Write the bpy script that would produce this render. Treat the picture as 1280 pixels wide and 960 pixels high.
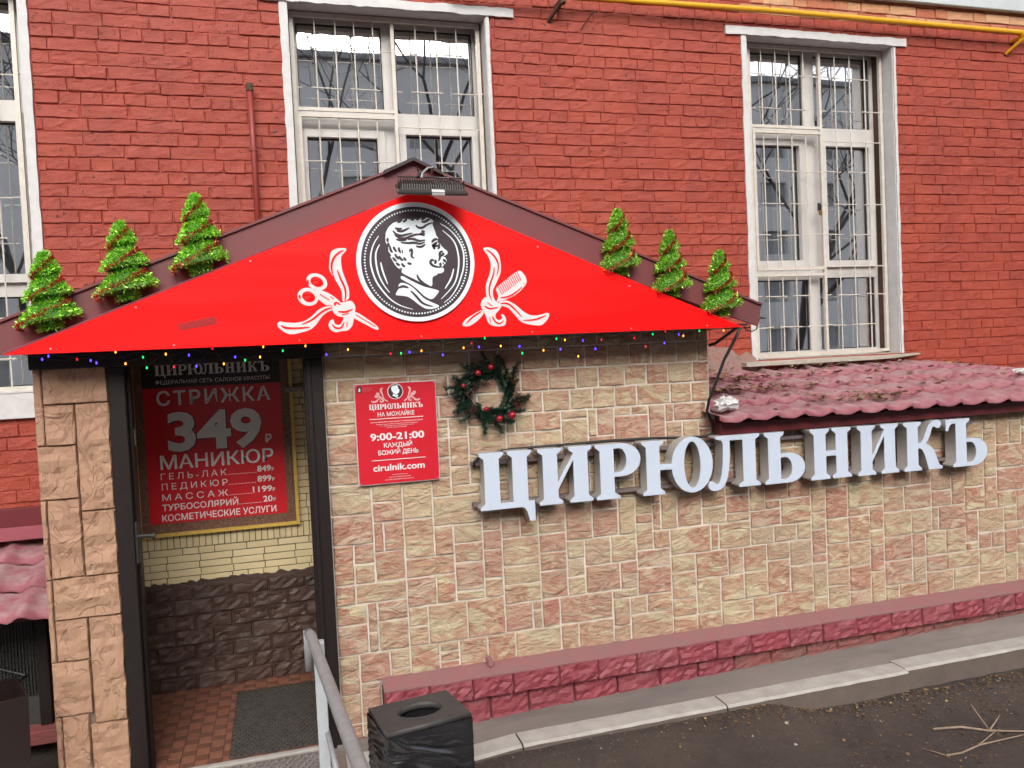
import bpy, bmesh, math, random
from mathutils import Vector, Matrix, noise
from math import sin, cos, pi, radians

for o in list(bpy.data.objects):
    bpy.data.objects.remove(o)
SC = bpy.context.scene
COL = SC.collection

# ------------------------------------------------------------------ camera
cam = bpy.data.cameras.new('camera')
cam.sensor_width = 36.0
cam.lens = 1012.0 / 1280.0 * 36.0
cam.clip_start = 0.05
cam.clip_end = 500.0
camo = bpy.data.objects.new('camera', cam)
COL.objects.link(camo)
yaw, pit, roll = 0.279, 0.0357, -0.0463
fw = Vector((sin(yaw)*cos(pit), cos(yaw)*cos(pit), -sin(pit)))
rt = Vector((cos(yaw), -sin(yaw), 0))
up = rt.cross(fw)
r2 = cos(roll)*rt + sin(roll)*up
u2 = -sin(roll)*rt + cos(roll)*up
M = Matrix((r2, u2, -fw)).transposed().to_4x4()
M.translation = Vector((0, -5.3, 1.955))
camo.matrix_world = M
SC.camera = camo

# ------------------------------------------------------------------ light
w = bpy.data.worlds.new('World')
SC.world = w
w.use_nodes = True
nt = w.node_tree
bg = nt.nodes['Background']
sky = nt.nodes.new('ShaderNodeTexSky')
sky.sky_type = 'NISHITA'
sky.sun_disc = False
SUN_EL, SUN_AZ = radians(34), radians(190)      # azimuth clockwise from +Y: the sun stands before the facade
sky.sun_elevation = SUN_EL
sky.sun_rotation = SUN_AZ
sky.air_density = 1.0
sky.dust_density = 6.0
sky.ozone_density = 1.0
hs = nt.nodes.new('ShaderNodeHueSaturation')
hs.inputs['Saturation'].default_value = 0.35
nt.links.new(sky.outputs[0], hs.inputs['Color'])
nt.links.new(hs.outputs[0], bg.inputs['Color'])
bg.inputs['Strength'].default_value = 0.15
sl = bpy.data.lights.new('sun', 'SUN')
sl.energy = 1.0
sl.angle = radians(40)
sl.color = (1.0, 0.965, 0.92)
so = bpy.data.objects.new('sun', sl)
COL.objects.link(so)
sd = Vector((sin(SUN_AZ)*cos(SUN_EL), cos(SUN_AZ)*cos(SUN_EL), sin(SUN_EL)))
so.rotation_euler = sd.to_track_quat('Z', 'Y').to_euler()
so.location = (0, -12, 12)
SC.view_settings.view_transform = 'Standard'
SC.view_settings.look = 'None'
SC.view_settings.gamma = 1.0
SC.view_settings.exposure = 0.90

# ------------------------------------------------------------------ helpers
def link(o):
    COL.objects.link(o)
    return o

def wloc(o):
    v = Vector(o.location)
    p = o.parent
    while p:
        v = v + Vector(p.location)
        p = p.parent
    return v

def props(o, label=None, cat=None, group=None, kind=None):
    if label: o['label'] = label
    if cat: o['category'] = cat
    if group: o['group'] = group
    if kind: o['kind'] = kind
    return o

def thing(name, label, cat, loc=(0, 0, 0), rz=0, group=None):
    o = link(bpy.data.objects.new(name, None))
    o.empty_display_size = 0.1
    o.location = loc
    o.rotation_euler = (0, 0, rz)
    return props(o, label, cat, group)

def struct(name, loc=(0, 0, 0)):
    o = link(bpy.data.objects.new(name, None))
    o.location = loc
    o['kind'] = 'structure'
    return o

def ob(name, me, parent=None, loc=(0, 0, 0), rot=None, scale=None, local=False):
    """loc is a world point for unrotated parents, or a local one with local=True"""
    o = link(bpy.data.objects.new(name, me))
    if parent is not None:
        o.parent = parent
        o.location = Vector(loc) if local else Vector(loc) - wloc(parent)
    else:
        o.location = loc
    if rot: o.rotation_euler = rot
    if scale: o.scale = scale
    return o

def mesh(name, V, F, mat=None, smooth=False):
    me = bpy.data.meshes.new(name)
    me.from_pydata([tuple(v) for v in V], [], F)
    if mat is not None:
        me.materials.append(mat)
    if smooth:
        me.polygons.foreach_set('use_smooth', [True]*len(me.polygons))
    me.update()
    return me

class MB:
    """collects shapes into one mesh"""
    def __init__(s): s.V = []; s.F = []
    def add(s, V, F):
        n = len(s.V)
        s.V += [tuple(v) for v in V]
        s.F += [tuple(i+n for i in f) for f in F]
        return s
    def box(s, x0, x1, y0, y1, z0, z1):
        return s.add([(x0,y0,z0),(x1,y0,z0),(x1,y1,z0),(x0,y1,z0),(x0,y0,z1),(x1,y0,z1),(x1,y1,z1),(x0,y1,z1)],
            [(0,3,2,1),(4,5,6,7),(0,1,5,4),(1,2,6,5),(2,3,7,6),(3,0,4,7)])
    def bbox(s, x0, x1, y0, y1, z0, z1, b=0.004):
        """box with a chamfer on every edge"""
        bm = bmesh.new()
        bmesh.ops.create_cube(bm, size=1)
        for v in bm.verts:
            v.co = Vector((x0 if v.co.x < 0 else x1, y0 if v.co.y < 0 else y1, z0 if v.co.z < 0 else z1))
        bmesh.ops.bevel(bm, geom=list(bm.edges), offset=b, segments=1, affect='EDGES', profile=0.5)
        s.add([v.co.copy() for v in bm.verts], [[v.index for v in f.verts] for f in bm.faces] if not bm.verts.index_update() else 0)
        bm.free()
        return s
    def tube(s, pts, r, n=8, caps=True):
        pts = [Vector(p) for p in pts]
        R = r if isinstance(r, (list, tuple)) else [r]*len(pts)
        rings = []
        ref = Vector((0.13, 0.27, 0.95))
        for i, p in enumerate(pts):
            a = pts[max(0, i-1)]; b = pts[min(len(pts)-1, i+1)]
            t = (b-a).normalized()
            if abs(t.dot(ref)) > 0.97: ref = Vector((0.95, 0.1, 0.2))
            u = t.cross(ref).normalized(); v = t.cross(u)
            rings.append([p + R[i]*(cos(2*pi*k/n)*u + sin(2*pi*k/n)*v) for k in range(n)])
        V = [q for rg in rings for q in rg]
        F = []
        for i in range(len(pts)-1):
            for k in range(n):
                F.append((i*n+k, i*n+(k+1) % n, (i+1)*n+(k+1) % n, (i+1)*n+k))
        if caps:
            F.append(tuple(range(n-1, -1, -1)))
            F.append(tuple((len(pts)-1)*n+k for k in range(n)))
        return s.add(V, F)
    def plate(s, x0, x1, z0, z1, holes, y0, y1):
        """upright plate with rectangular openings"""
        xs = sorted(set([x0, x1] + [h[0] for h in holes] + [h[1] for h in holes]))
        zs = sorted(set([z0, z1] + [h[2] for h in holes] + [h[3] for h in holes]))
        nx, nz = len(xs)-1, len(zs)-1
        def solid(i, j):
            if i < 0 or j < 0 or i >= nx or j >= nz: return False
            cx = (xs[i]+xs[i+1])/2; cz = (zs[j]+zs[j+1])/2
            return not any(h[0] < cx < h[1] and h[2] < cz < h[3] for h in holes)
        for i in range(nx):
            for j in range(nz):
                if not solid(i, j): continue
                a, b, c, d = xs[i], xs[i+1], zs[j], zs[j+1]
                s.add([(a,y0,c),(b,y0,c),(b,y0,d),(a,y0,d)], [(0,1,2,3)])
                s.add([(a,y1,c),(b,y1,c),(b,y1,d),(a,y1,d)], [(3,2,1,0)])
                if not solid(i-1, j): s.add([(a,y0,c),(a,y0,d),(a,y1,d),(a,y1,c)], [(0,1,2,3)])
                if not solid(i+1, j): s.add([(b,y0,c),(b,y1,c),(b,y1,d),(b,y0,d)], [(0,1,2,3)])
                if not solid(i, j-1): s.add([(a,y0,c),(a,y1,c),(b,y1,c),(b,y0,c)], [(0,1,2,3)])
                if not solid(i, j+1): s.add([(a,y0,d),(b,y0,d),(b,y1,d),(a,y1,d)], [(0,1,2,3)])
        return s
    def prism(s, poly, y0, y1):
        """polygon in (x,z) pulled from y0 to y1"""
        n = len(poly)
        V = [(x, y0, z) for x, z in poly] + [(x, y1, z) for x, z in poly]
        F = [tuple(range(n)), tuple(range(2*n-1, n-1, -1))]
        F += [(i, i+n, (i+1) % n+n, (i+1) % n) for i in range(n)]
        return s.add(V, F)
    def me(s, name, mat, smooth=False):
        return mesh(name, s.V, s.F, mat, smooth)
    def build(s, name, mat, parent=None, smooth=False, local=False):
        if parent is not None and not local:
            p = Vector(parent.location); q = parent.parent
            while q: p += Vector(q.location); q = q.parent
            s.V = [(v[0]-p.x, v[1]-p.y, v[2]-p.z) for v in s.V]
        me = s.me(name, mat, smooth)
        o = link(bpy.data.objects.new(name, me))
        if parent is not None: o.parent = parent
        return o

def wobbly_bar(mb, x0, x1, z0, z1, y0, y1, amp, rng, step=0.05):
    """hand painted band: its long edges wander"""
    horiz = (x1-x0) > (z1-z0)
    L = (x1-x0) if horiz else (z1-z0)
    n = max(2, int(L/step))
    A = []; B = []
    for i in range(n+1):
        t = i/n
        a = rng.uniform(-amp, amp); b = rng.uniform(-amp, amp)
        if horiz:
            A.append((x0+t*L, z0+a)); B.append((x0+t*L, z1+b))
        else:
            A.append((x1+a, z0+t*L)); B.append((x0+b, z0+t*L))
    for i in range(n):
        q = [A[i], A[i+1], B[i+1], B[i]]
        mb.add([(x, y0, z) for x, z in q] + [(x, y1, z) for x, z in q],
               [(0,1,2,3), (0,4,5,1), (3,2,6,7)] + ([(0,3,7,4)] if i == 0 else []) + ([(1,5,6,2)] if i == n-1 else []))
    return mb

# ------------------------------------------------------------------ materials
KEEP = {'poster_red', 'poster_white_print', 'pale_yellow_brick', 'gold_moulding', 'mottled_gold_print', 'light_concrete', 'bounce_white_plaster',
        'glossy_sign_red', 'terracotta_tile', 'brown_painted_stone', 'sheer_curtain', 'pale_facade_panel', 'far_window', 'black_bag_film', 'near_black_print', 'medallion_white'}
class NT:
    def __init__(s, name):
        s.m = bpy.data.materials.new(name); s.m.use_nodes = True
        s.t = s.m.node_tree; s.b = s.t.nodes['Principled BSDF']
    def n(s, typ, **kw):
        nd = s.t.nodes.new('ShaderNode'+typ)
        for k, v in kw.items():
            if hasattr(nd, k): setattr(nd, k, v)
        return nd
    def l(s, a, b): s.t.links.new(a, b)
    def pos(s, scale=(1, 1, 1), rot=(0, 0, 0)):
        g = s.n('NewGeometry'); mp = s.n('Mapping')
        mp.inputs['Scale'].default_value = scale; mp.inputs['Rotation'].default_value = rot
        s.l(g.outputs['Position'], mp.inputs['Vector']); return mp.outputs[0]
    def noise(s, vec, scale, detail=4, rough=.6, dist=0):
        t = s.n('TexNoise'); t.inputs['Scale'].default_value = scale; t.inputs['Detail'].default_value = detail
        t.inputs['Roughness'].default_value = rough; t.inputs['Distortion'].default_value = dist
        s.l(vec, t.inputs['Vector']); return t.outputs['Fac']
    def ramp(s, fac, stops):
        r = s.n('ValToRGB'); e = r.color_ramp.elements
        while len(e) < len(stops): e.new(0.5)
        for el, (p, c) in zip(e, stops):
            el.position = p; el.color = (c, c, c, 1) if isinstance(c, (int, float)) else (*c, 1)
        s.l(fac, r.inputs[0]); return r.outputs[0]
    def mix(s, fac, a, b, mode='MIX'):
        m = s.n('MixRGB'); m.blend_type = mode
        for i, v in ((0, fac), (1, a), (2, b)):
            if hasattr(v, 'links') or hasattr(v, 'node'): s.l(v, m.inputs[i])
            elif isinstance(v, (int, float)): m.inputs[i].default_value = v
            else: m.inputs[i].default_value = (*v, 1)
        return m.outputs[0]
    def rand(s):
        g = s.n('NewGeometry'); oi = s.n('ObjectInfo'); a = s.n('Math'); a.operation = 'ADD'; f = s.n('Math'); f.operation = 'FRACT'
        s.l(g.outputs['Random Per Island'], a.inputs[0]); s.l(oi.outputs['Random'], a.inputs[1]); s.l(a.outputs[0], f.inputs[0])
        return f.outputs[0]
    def bump(s, h, strength=.5, dist=.003):
        b = s.n('Bump'); b.inputs['Strength'].default_value = strength; b.inputs['Distance'].default_value = dist
        s.l(h, b.inputs['Height']); s.l(b.outputs[0], s.b.inputs['Normal'])
    def col(s, c):
        # darkens every finish outside KEEP, so the dim porch interior reads brighter
        if s.m.name not in KEEP: c = s.mix(1, c, (.80, .80, .80), 'MULTIPLY')
        s.l(c, s.b.inputs['Base Color'])
    def set(s, rough=.6, metal=0, spec=None):
        s.b.inputs['Roughness'].default_value = rough; s.b.inputs['Metallic'].default_value = metal
        if spec is not None: s.b.inputs['Specular IOR Level'].default_value = spec
        return s

def plain(name, c, rough=.6, metal=0, c2=None, nscale=6, bumps=0.0, bscale=60, spec=None, bdist=.002):
    k = NT(name).set(rough, metal, spec)
    p = k.pos()
    c2 = c2 or tuple(x*.78 for x in c)
    k.col(k.mix(k.ramp(k.noise(p, nscale, 5, .65), [(.3, 0), (.7, 1)]), c, c2))
    if bumps: k.bump(k.noise(p, bscale, 4, .6), bumps, bdist)
    return k.m

def mat_paint_brick():
    k = NT('red_wall_paint').set(.62)
    p = k.pos()
    big = k.ramp(k.noise(p, 1.6, 5, .6), [(.3, 0), (.7, 1)])
    c = k.mix(big, (.385, .057, .026), (.30, .036, .017))
    c = k.mix(k.ramp(k.rand(), [(0, 0), (1, .4)]), c, (.41, .062, .032))
    chalk = k.ramp(k.noise(k.pos((1, 1, 2.5)), 22, 6, .7), [(.58, 0), (.75, .32)])
    c = k.mix(chalk, c, (.42, .14, .095))
    grime = k.ramp(k.noise(k.pos((1.3, 1, .8)), 3.2, 7, .72), [(.46, 0), (.72, .55)])
    c = k.mix(grime, c, (.21, .030, .020))
    pits = k.ramp(k.noise(k.pos((1, 1, 1.6)), 34, 3, .5, .6), [(.66, 0), (.70, 1)])
    c = k.mix(pits, c, (.07, .025, .022))
    k.col(c)
    h = k.mix(.5, k.noise(k.pos((1, 1, 1.5)), 26, 5, .62), k.noise(p, 120, 3, .6))
    h = k.mix(pits, h, (0, 0, 0))
    k.bump(h, .95, .009)
    return k.m

def mat_stone():
    """cast stone tiles: cream yellow body with rust pink veining, every tile its own balance"""
    k = NT('veined_cast_stone').set(.8)
    r = k.rand()
    g = k.n('NewGeometry'); off = k.n('CombineXYZ'); sc = k.n('Math'); sc.operation = 'MULTIPLY'; sc.inputs[1].default_value = 37.0
    k.l(r, sc.inputs[0]); k.l(sc.outputs[0], off.inputs[0]); k.l(sc.outputs[0], off.inputs[2])
    ad = k.n('VectorMath'); ad.operation = 'ADD'; k.l(g.outputs['Position'], ad.inputs[0]); k.l(off.outputs[0], ad.inputs[1])
    mp = k.n('Mapping'); mp.inputs['Rotation'].default_value = (0, radians(38), 0); mp.inputs['Scale'].default_value = (1, 1, 2.3)
    k.l(ad.outputs[0], mp.inputs['Vector'])
    v = mp.outputs[0]
    cream = k.mix(k.ramp(k.noise(v, 9, 4, .6), [(.3, 0), (.7, 1)]), (.62, .52, .335), (.53, .44, .28))
    cream = k.mix(k.ramp(r, [(0, 0), (.55, 0), (.8, .7), (1, .8)]), cream, (.55, .39, .29))
    vein = k.ramp(k.noise(v, 4.2, 4, .50, 1.5), [(.40, 0), (.50, .95), (.58, .3), (.66, 1)])
    amt = k.ramp(r, [(0, .3), (.3, 1), (.5, .5), (.75, 1), (1, .9)])
    c = k.mix(k.mix(1, vein, amt, 'MULTIPLY'), cream, (.44, .18, .12))
    c = k.mix(k.ramp(k.noise(v, 22, 4, .6), [(.55, 0), (.8, .3)]), c, (.66, .57, .42))
    grime = k.ramp(k.noise(k.pos((1, 1, .7)), 1.7, 4, .6), [(.45, 0), (.75, .35)])
    c = k.mix(grime, c, (.30, .25, .205))
    k.col(c)
    h = k.mix(.10, k.noise(v, 10, 5, .58, 1.6), k.noise(v, 90, 3, .6))
    k.bump(h, 1.0, .022)
    return k.m

def mat_pillar():
    k = NT('tan_cast_slate').set(.75)
    v = k.pos((1, 1, .75), (0, radians(52), 0))
    c = k.mix(k.ramp(k.noise(v, 5, 4, .6), [(.3, 0), (.7, 1)]), (.47, .285, .175), (.40, .225, .145))
    c = k.mix(k.ramp(k.noise(v, 9, 5, .65, 1.6), [(.60, 0), (.68, .6)]), c, (.28, .145, .10))
    c = k.mix(k.ramp(k.noise(v, 14, 4, .6), [(.62, 0), (.8, .4)]), c, (.56, .40, .27))
    k.col(c)
    # slate chips: terraces and thin steps follow the contours of a stretched noise
    n1 = k.noise(v, 6.5, 3, .5, 1.1)
    m1 = k.n('Math'); m1.operation = 'MULTIPLY'; m1.inputs[1].default_value = 5.0
    k.l(n1, m1.inputs[0]); m2 = k.n('Math'); m2.operation = 'FRACT'; k.l(m1.outputs[0], m2.inputs[0])
    step = k.ramp(m2.outputs[0], [(0, 0), (.06, .9), (.5, 1), (1, 0)])
    h = k.mix(.5, step, k.noise(v, 12, 6, .6, 1.2))
    k.bump(h, .9, .012)
    return k.m

def mat_rock(name, c, c2, dark, bd=.012, scale=16, rough=.65):
    k = NT(name).set(rough)
    v = k.pos((.7, 1, 1.6))
    a = k.mix(k.ramp(k.noise(k.pos(), 4, 5, .6), [(.35, 0), (.65, 1)]), c, c2)
    a = k.mix(k.ramp(k.rand(), [(0, 0), (1, .3)]), a, dark)
    a = k.mix(k.ramp(k.noise(v, 30, 5, .7), [(.6, 0), (.8, .55)]), a, dark)
    k.col(a)
    k.bump(k.mix(.25, k.noise(v, scale, 6, .6, .8), k.noise(v, 90, 3, .6)), .9, bd)
    return k.m

def mat_pale_brick():
    k = NT('pale_yellow_brick').set(.7)
    p = k.pos()
    c = k.mix(k.ramp(k.rand(), [(0, 0), (1, 1)]), (.72, .60, .36), (.63, .51, .29))
    c = k.mix(k.ramp(k.noise(p, 25, 4, .6), [(.5, 0), (.8, .4)]), c, (.72, .64, .44))
    k.col(c); k.bump(k.noise(p, 70, 4, .6), .5, .003)
    return k.m

def mat_bare_brick():
    k = NT('bare_orange_brick').set(.85)
    p = k.pos()
    c = k.ramp(k.rand(), [(0, (.50, .20, .09)), (.3, (.56, .28, .14)), (.55, (.60, .36, .20)), (.75, (.42, .10, .05)), (1, (.60, .32, .16))])
    c = k.mix(k.ramp(k.noise(p, 18, 6, .7), [(.5, 0), (.75, .6)]), c, (.30, .17, .12))
    k.col(c); k.bump(k.noise(p, 60, 5, .7), .8, .005)
    return k.m

def mat_glass():
    k = NT('window_glass')
    k.t.nodes.remove(k.b)
    out = k.t.nodes['Material Output']
    tr = k.n('BsdfTransparent'); tr.inputs[0].default_value = (.92, .94, .94, 1)
    gl = k.n('BsdfGlossy'); gl.inputs['Roughness'].default_value = .012; gl.inputs['Color'].default_value = (.95, .97, 1, 1)
    fr = k.n('LayerWeight'); fr.inputs['Blend'].default_value = .22
    mr = k.n('MapRange'); mr.inputs['To Min'].default_value = .84; mr.inputs['To Max'].default_value = .95
    mx = k.n('MixShader')
    k.l(fr.outputs['Fresnel'], mr.inputs['Value']); k.l(mr.outputs[0], mx.inputs[0])
    k.l(tr.outputs[0], mx.inputs[1]); k.l(gl.outputs[0], mx.inputs[2]); k.l(mx.outputs[0], out.inputs['Surface'])
    b = k.n('Bump'); b.inputs['Strength'].default_value = .035; b.inputs['Distance'].default_value = .01
    k.l(k.noise(k.pos(), 2.5, 2, .5), b.inputs['Height']); k.l(b.outputs[0], gl.inputs['Normal'])
    return k.m

def mat_soil():
    k = NT('bare_dark_soil').set(.95)
    p = k.pos()
    c = k.mix(k.ramp(k.noise(p, 2.2, 6, .65), [(.35, 0), (.65, 1)]), (.050, .035, .029), (.078, .055, .044))
    c = k.mix(k.ramp(k.noise(p, 28, 6, .75), [(.52, 0), (.72, .6)]), c, (.13, .095, .07))
    c = k.mix(k.ramp(k.noise(p, 9, 3, .5), [(.62, 0), (.7, .5)]), c, (.033, .026, .024))
    k.col(c); k.bump(k.mix(.5, k.noise(p, 20, 6, .7), k.noise(p, 110, 4, .7)), 1, .02)
    return k.m

def mat_asphalt(name, c, c2, stain):
    k = NT(name).set(.9)
    p = k.pos()
    a = k.mix(k.ramp(k.noise(k.pos((.35, 1, 1)), 5, 6, .65), [(.35, 0), (.65, 1)]), c, c2)
    a = k.mix(k.ramp(k.noise(k.pos((.25, 1, 1)), 9, 5, .6), [(.56, 0), (.70, .6)]), a, stain)
    a = k.mix(k.ramp(k.noise(p, 160, 3, .7), [(.55, 0), (.75, .35)]), a, stain)
    k.col(a); k.bump(k.noise(p, 130, 4, .7), .5, .004)
    return k.m

def mat_metal_tile():
    k = NT('dusty_burgundy_metal').set(.62)
    p = k.pos()
    a = k.mix(k.ramp(k.noise(p, 6, 5, .6), [(.35, 0), (.65, 1)]), (.29, .075, .100), (.35, .125, .145))
    g = k.n('NewGeometry'); sx = k.n('SeparateXYZ'); k.l(g.outputs['Normal'], sx.inputs[0])
    dust = k.mix(1, k.ramp(k.noise(p, 11, 6, .7), [(.36, 0), (.62, 1)]), k.ramp(sx.outputs[2], [(.55, 0), (.95, 1)]), 'MULTIPLY')
    a = k.mix(dust, a, (.40, .27, .275))
    a = k.mix(k.ramp(k.noise(p, 60, 5, .7), [(.66, 0), (.74, .6)]), a, (.62, .55, .54))
    k.col(a); k.bump(k.noise(p, 40, 4, .6), .3, .003)
    return k.m

def mat_print(name, c, rough=.35, fade=None):
    k = NT(name).set(rough)
    p = k.pos()
    c2 = fade or tuple(x*.9 for x in c)
    k.col(k.mix(k.ramp(k.noise(p, 3, 3, .5), [(.4, 0), (.7, 1)]), c, c2))
    return k.m

def mat_foil(name, ca, cb, cc):
    k = NT(name).set(.28, .35)
    k.col(k.ramp(k.rand(), [(0, ca), (.45, cb), (.8, cb), (1, cc)]))
    return k.m

def mat_emit(name, c, s):
    k = NT(name).set(.3)
    k.b.inputs['Base Color'].default_value = (*c, 1)
    k.b.inputs['Emission Color'].default_value = (*c, 1)
    k.b.inputs['Emission Strength'].default_value = s
    return k.m

def mat_frieze():
    k = NT('mottled_gold_print').set(.4)
    p = k.pos()
    n1 = k.noise(p, 55, 5, .75, 2.0)
    c = k.ramp(n1, [(.30, (.07, .03, .022)), (.45, (.16, .075, .05)), (.55, (.24, .13, .085)), (.68, (.36, .20, .10))])
    k.col(c)
    return k.m

PAINT = mat_paint_brick(); STONE = mat_stone(); PILLAR = mat_pillar()
JOINT = plain('grey_lime_mortar', (.78, .73, .64), .9, c2=(.55, .49, .41), nscale=9, bumps=.5, bscale=120)
PJOINT = plain('tan_mortar', (.22, .15, .11), .9, bumps=.4)
ROSE = mat_rock('rose_painted_rubble', (.33, .052, .072), (.27, .042, .06), (.25, .12, .12), .012, 18, .55)
ROSEFLAT = plain('rose_painted_render', (.33, .125, .135), .6, c2=(.26, .15, .145), nscale=12, bumps=.4, bscale=40)
ROSELOW = mat_rock('worn_rose_rubble', (.34, .075, .075), (.24, .10, .09), (.17, .11, .09), .012, 17, .8)
BROWN = mat_rock('brown_painted_stone', (.070, .035, .026), (.05, .027, .021), (.10, .06, .045), .012, 16, .5)
PALE = mat_pale_brick(); BARE = mat_bare_brick()
PALEJ = plain('pale_joint', (.23, .18, .11), .9)
BAREJ = plain('old_grey_mortar', (.24, .18, .15), .95, bumps=.6, bscale=80)
WHITE = plain('white_wall_paint', (.66, .66, .66), .6, c2=(.55, .54, .53), nscale=14, bumps=.35, bscale=50)
PVC = plain('white_pvc', (.60, .58, .55), .35, c2=(.58, .56, .53), nscale=3)
CREAM = plain('cream_enamel', (.68, .64, .57), .4, c2=(.55, .50, .43), nscale=20)
GLASS = mat_glass()
CURT = plain('sheer_curtain', (.80, .78, .78), .9, c2=(.66, .64, .65), nscale=3)
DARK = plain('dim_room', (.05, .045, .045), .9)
SILLM = plain('weathered_sill', (.50, .45, .37), .7, c2=(.36, .31, .26), nscale=25, bumps=.4)
FRAME = plain('black_brown_paint', (.013, .009, .009), .5, c2=(.022, .015, .014), nscale=30, bumps=.3, bscale=50, spec=.25)
SOIL = mat_soil()
PAVE = mat_asphalt('worn_grey_pavement', (.24, .20, .18), (.18, .15, .135), (.115, .095, .09))
KERB = plain('whitewashed_concrete', (.50, .47, .43), .85, c2=(.37, .34, .31), nscale=10, bumps=.5, bscale=70)
KERBDARK = plain('shaded_wet_concrete', (.17, .13, .11), .9, c2=(.12, .095, .08), nscale=8, bumps=.6, bscale=70)  # upright kerb faces: shade and wet are put into this darker colour
TILEM = mat_metal_tile()
BURG = plain('burgundy_sheet', (.17, .026, .032), .38, c2=(.13, .022, .028), nscale=5, bumps=.08, bscale=8, bdist=.01)
BURGL = plain('light_burgundy_sheet', (.33, .085, .11), .4, c2=(.27, .07, .09), nscale=5)
FASCIA = plain('dull_burgundy_trim', (.20, .042, .046), .5, c2=(.155, .052, .056), nscale=4, bumps=.1, bscale=9, bdist=.01)
DKBROWN = plain('dark_brown_trim', (.030, .018, .018), .4)
SIGNRED = mat_print('glossy_sign_red', (.95, .0, .0), .5, (.93, .0, .001)); SIGNRED.node_tree.nodes['Principled BSDF'].inputs['Specular IOR Level'].default_value = .25; _b = SIGNRED.node_tree.nodes.new('ShaderNodeBump'); _n = SIGNRED.node_tree.nodes.new('ShaderNodeTexNoise'); _n.inputs['Scale'].default_value = 2.2; _b.inputs['Strength'].default_value = .25; _b.inputs['Distance'].default_value = .05; SIGNRED.node_tree.links.new(_n.outputs['Fac'], _b.inputs['Height']); SIGNRED.node_tree.links.new(_b.outputs[0], SIGNRED.node_tree.nodes['Principled BSDF'].inputs['Normal'])
PRED = mat_print('poster_red', (.76, .020, .032), .3, (.70, .018, .028))
PLQRED = mat_print('plaque_red', (.66, .018, .035), .3)
BLACKP = mat_print('near_black_print', (.040, .022, .026), .35)
MEDDARK = mat_print('medallion_black', (.055, .035, .045), .4)
INK = mat_print('white_print', (.80, .80, .80), .4)
POSTINK = mat_print('poster_white_print', (.95, .94, .92), .4)
MEDW = mat_print('medallion_white', (.74, .82, .86), .4)
ACRYL = plain('white_acrylic', (.62, .70, .82), .3, c2=(.59, .67, .80))
RETURN = plain('grey_letter_return', (.50, .465, .435), .5, c2=(.43, .40, .37))
GOLD = plain('gold_moulding', (.82, .56, .12), .4, 0, c2=(.66, .42, .08), nscale=30)
FRIEZE = mat_frieze()
YELPIPE = plain('yellow_enamel', (.78, .40, .015), .35, c2=(.66, .33, .012), nscale=10)
RUST = plain('rusty_iron', (.13, .06, .035), .85, c2=(.06, .035, .025), nscale=40, bumps=.6)
LEDGE = plain('pale_grey_metal', (.56, .60, .62), .45, c2=(.48, .52, .54), nscale=3)
BLACK = plain('black_rubber', (.018, .018, .018), .5)
GALV = plain('worn_grey_enamel', (.38, .39, .39), .45, c2=(.27, .27, .27), nscale=25, bumps=.3, bscale=40)
POSTW = plain('light_enamel', (.58, .62, .65), .45, c2=(.48, .51, .53), nscale=15)
TERRA = plain('terracotta_tile', (.235, .088, .05), .7, c2=(.165, .070, .045), nscale=9, bumps=.3)
GROUT = plain('dusty_grout', (.24, .18, .14), .9)
RUBBER = plain('dusty_rubber', (.035, .028, .024), .8, c2=(.06, .048, .04), nscale=14)
FOILG = mat_foil('green_foil', (.12, .45, .01), (.40, .95, .05), (.95, 1.0, .55))
FOILG2 = mat_foil('olive_foil', (.07, .28, .008), (.33, .75, .03), (.95, .98, .45))
FOILR = mat_foil('red_foil', (.28, .01, .01), (.55, .03, .02), (.85, .30, .15))
CORE = plain('dark_green_core', (.06, .22, .012), .7)
PINE = mat_foil('pine_needle', (.012, .035, .022), (.025, .060, .038), (.05, .10, .065))
BALL = plain('red_bauble', (.36, .006, .018), .12)
CONE = plain('berry_brown', (.12, .03, .025), .6)
BRONZE = plain('bronze_powder_coat', (.055, .048, .046), .45, .2)
TWIG = plain('dry_wood', (.38, .28, .20), .8, c2=(.24, .17, .12), nscale=40, bumps=.4)
BARK = plain('dark_bark', (.05, .042, .038), .9)
PLASTIC = plain('black_bag_film', (.012, .012, .014), .18, c2=(.02, .02, .022), spec=1.0)
CONC = plain('light_concrete', (.42, .40, .37), .9, c2=(.33, .31, .28), nscale=5, bumps=.4)
BOUNCEW = plain('bounce_white_plaster', (.85, .84, .80), .9, c2=(.80, .78, .74))  # whitened so the hidden porch walls and ceiling bounce light onto the poster
BINM = plain('grey_black_plastic', (.045, .043, .042), .55, c2=(.07, .066, .062), nscale=14, bumps=.4, bscale=60)
BINBR = plain('dark_brown_steel', (.020, .011, .010), .35)
RAG = plain('white_tissue', (.72, .72, .70), .9, bumps=.8, bscale=60, bdist=.006)
LEAF = mat_foil('dead_leaf', (.10, .06, .035), (.26, .16, .085), (.50, .36, .15))
GRIT = mat_foil('grit', (.10, .08, .065), (.22, .17, .13), (.50, .44, .38))
PLASTER = plain('grey_cement_patch', (.27, .20, .18), .95, c2=(.36, .17, .14), nscale=12, bumps=1, bscale=25, bdist=.01)
FARWALL = plain('pale_facade_panel', (.84, .83, .81), .9, c2=(.74, .73, .72), nscale=.4)
FARWIN = plain('far_window', (.34, .35, .36), .3)
DOORG = plain('grey_green_steel', (.060, .062, .055), .5, c2=(.045, .045, .04))
BRASS = plain('brass', (.40, .27, .06), .35, .8)
COPPERR = plain('painted_pipe_red', (.30, .040, .030), .5, c2=(.24, .032, .026))

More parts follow.
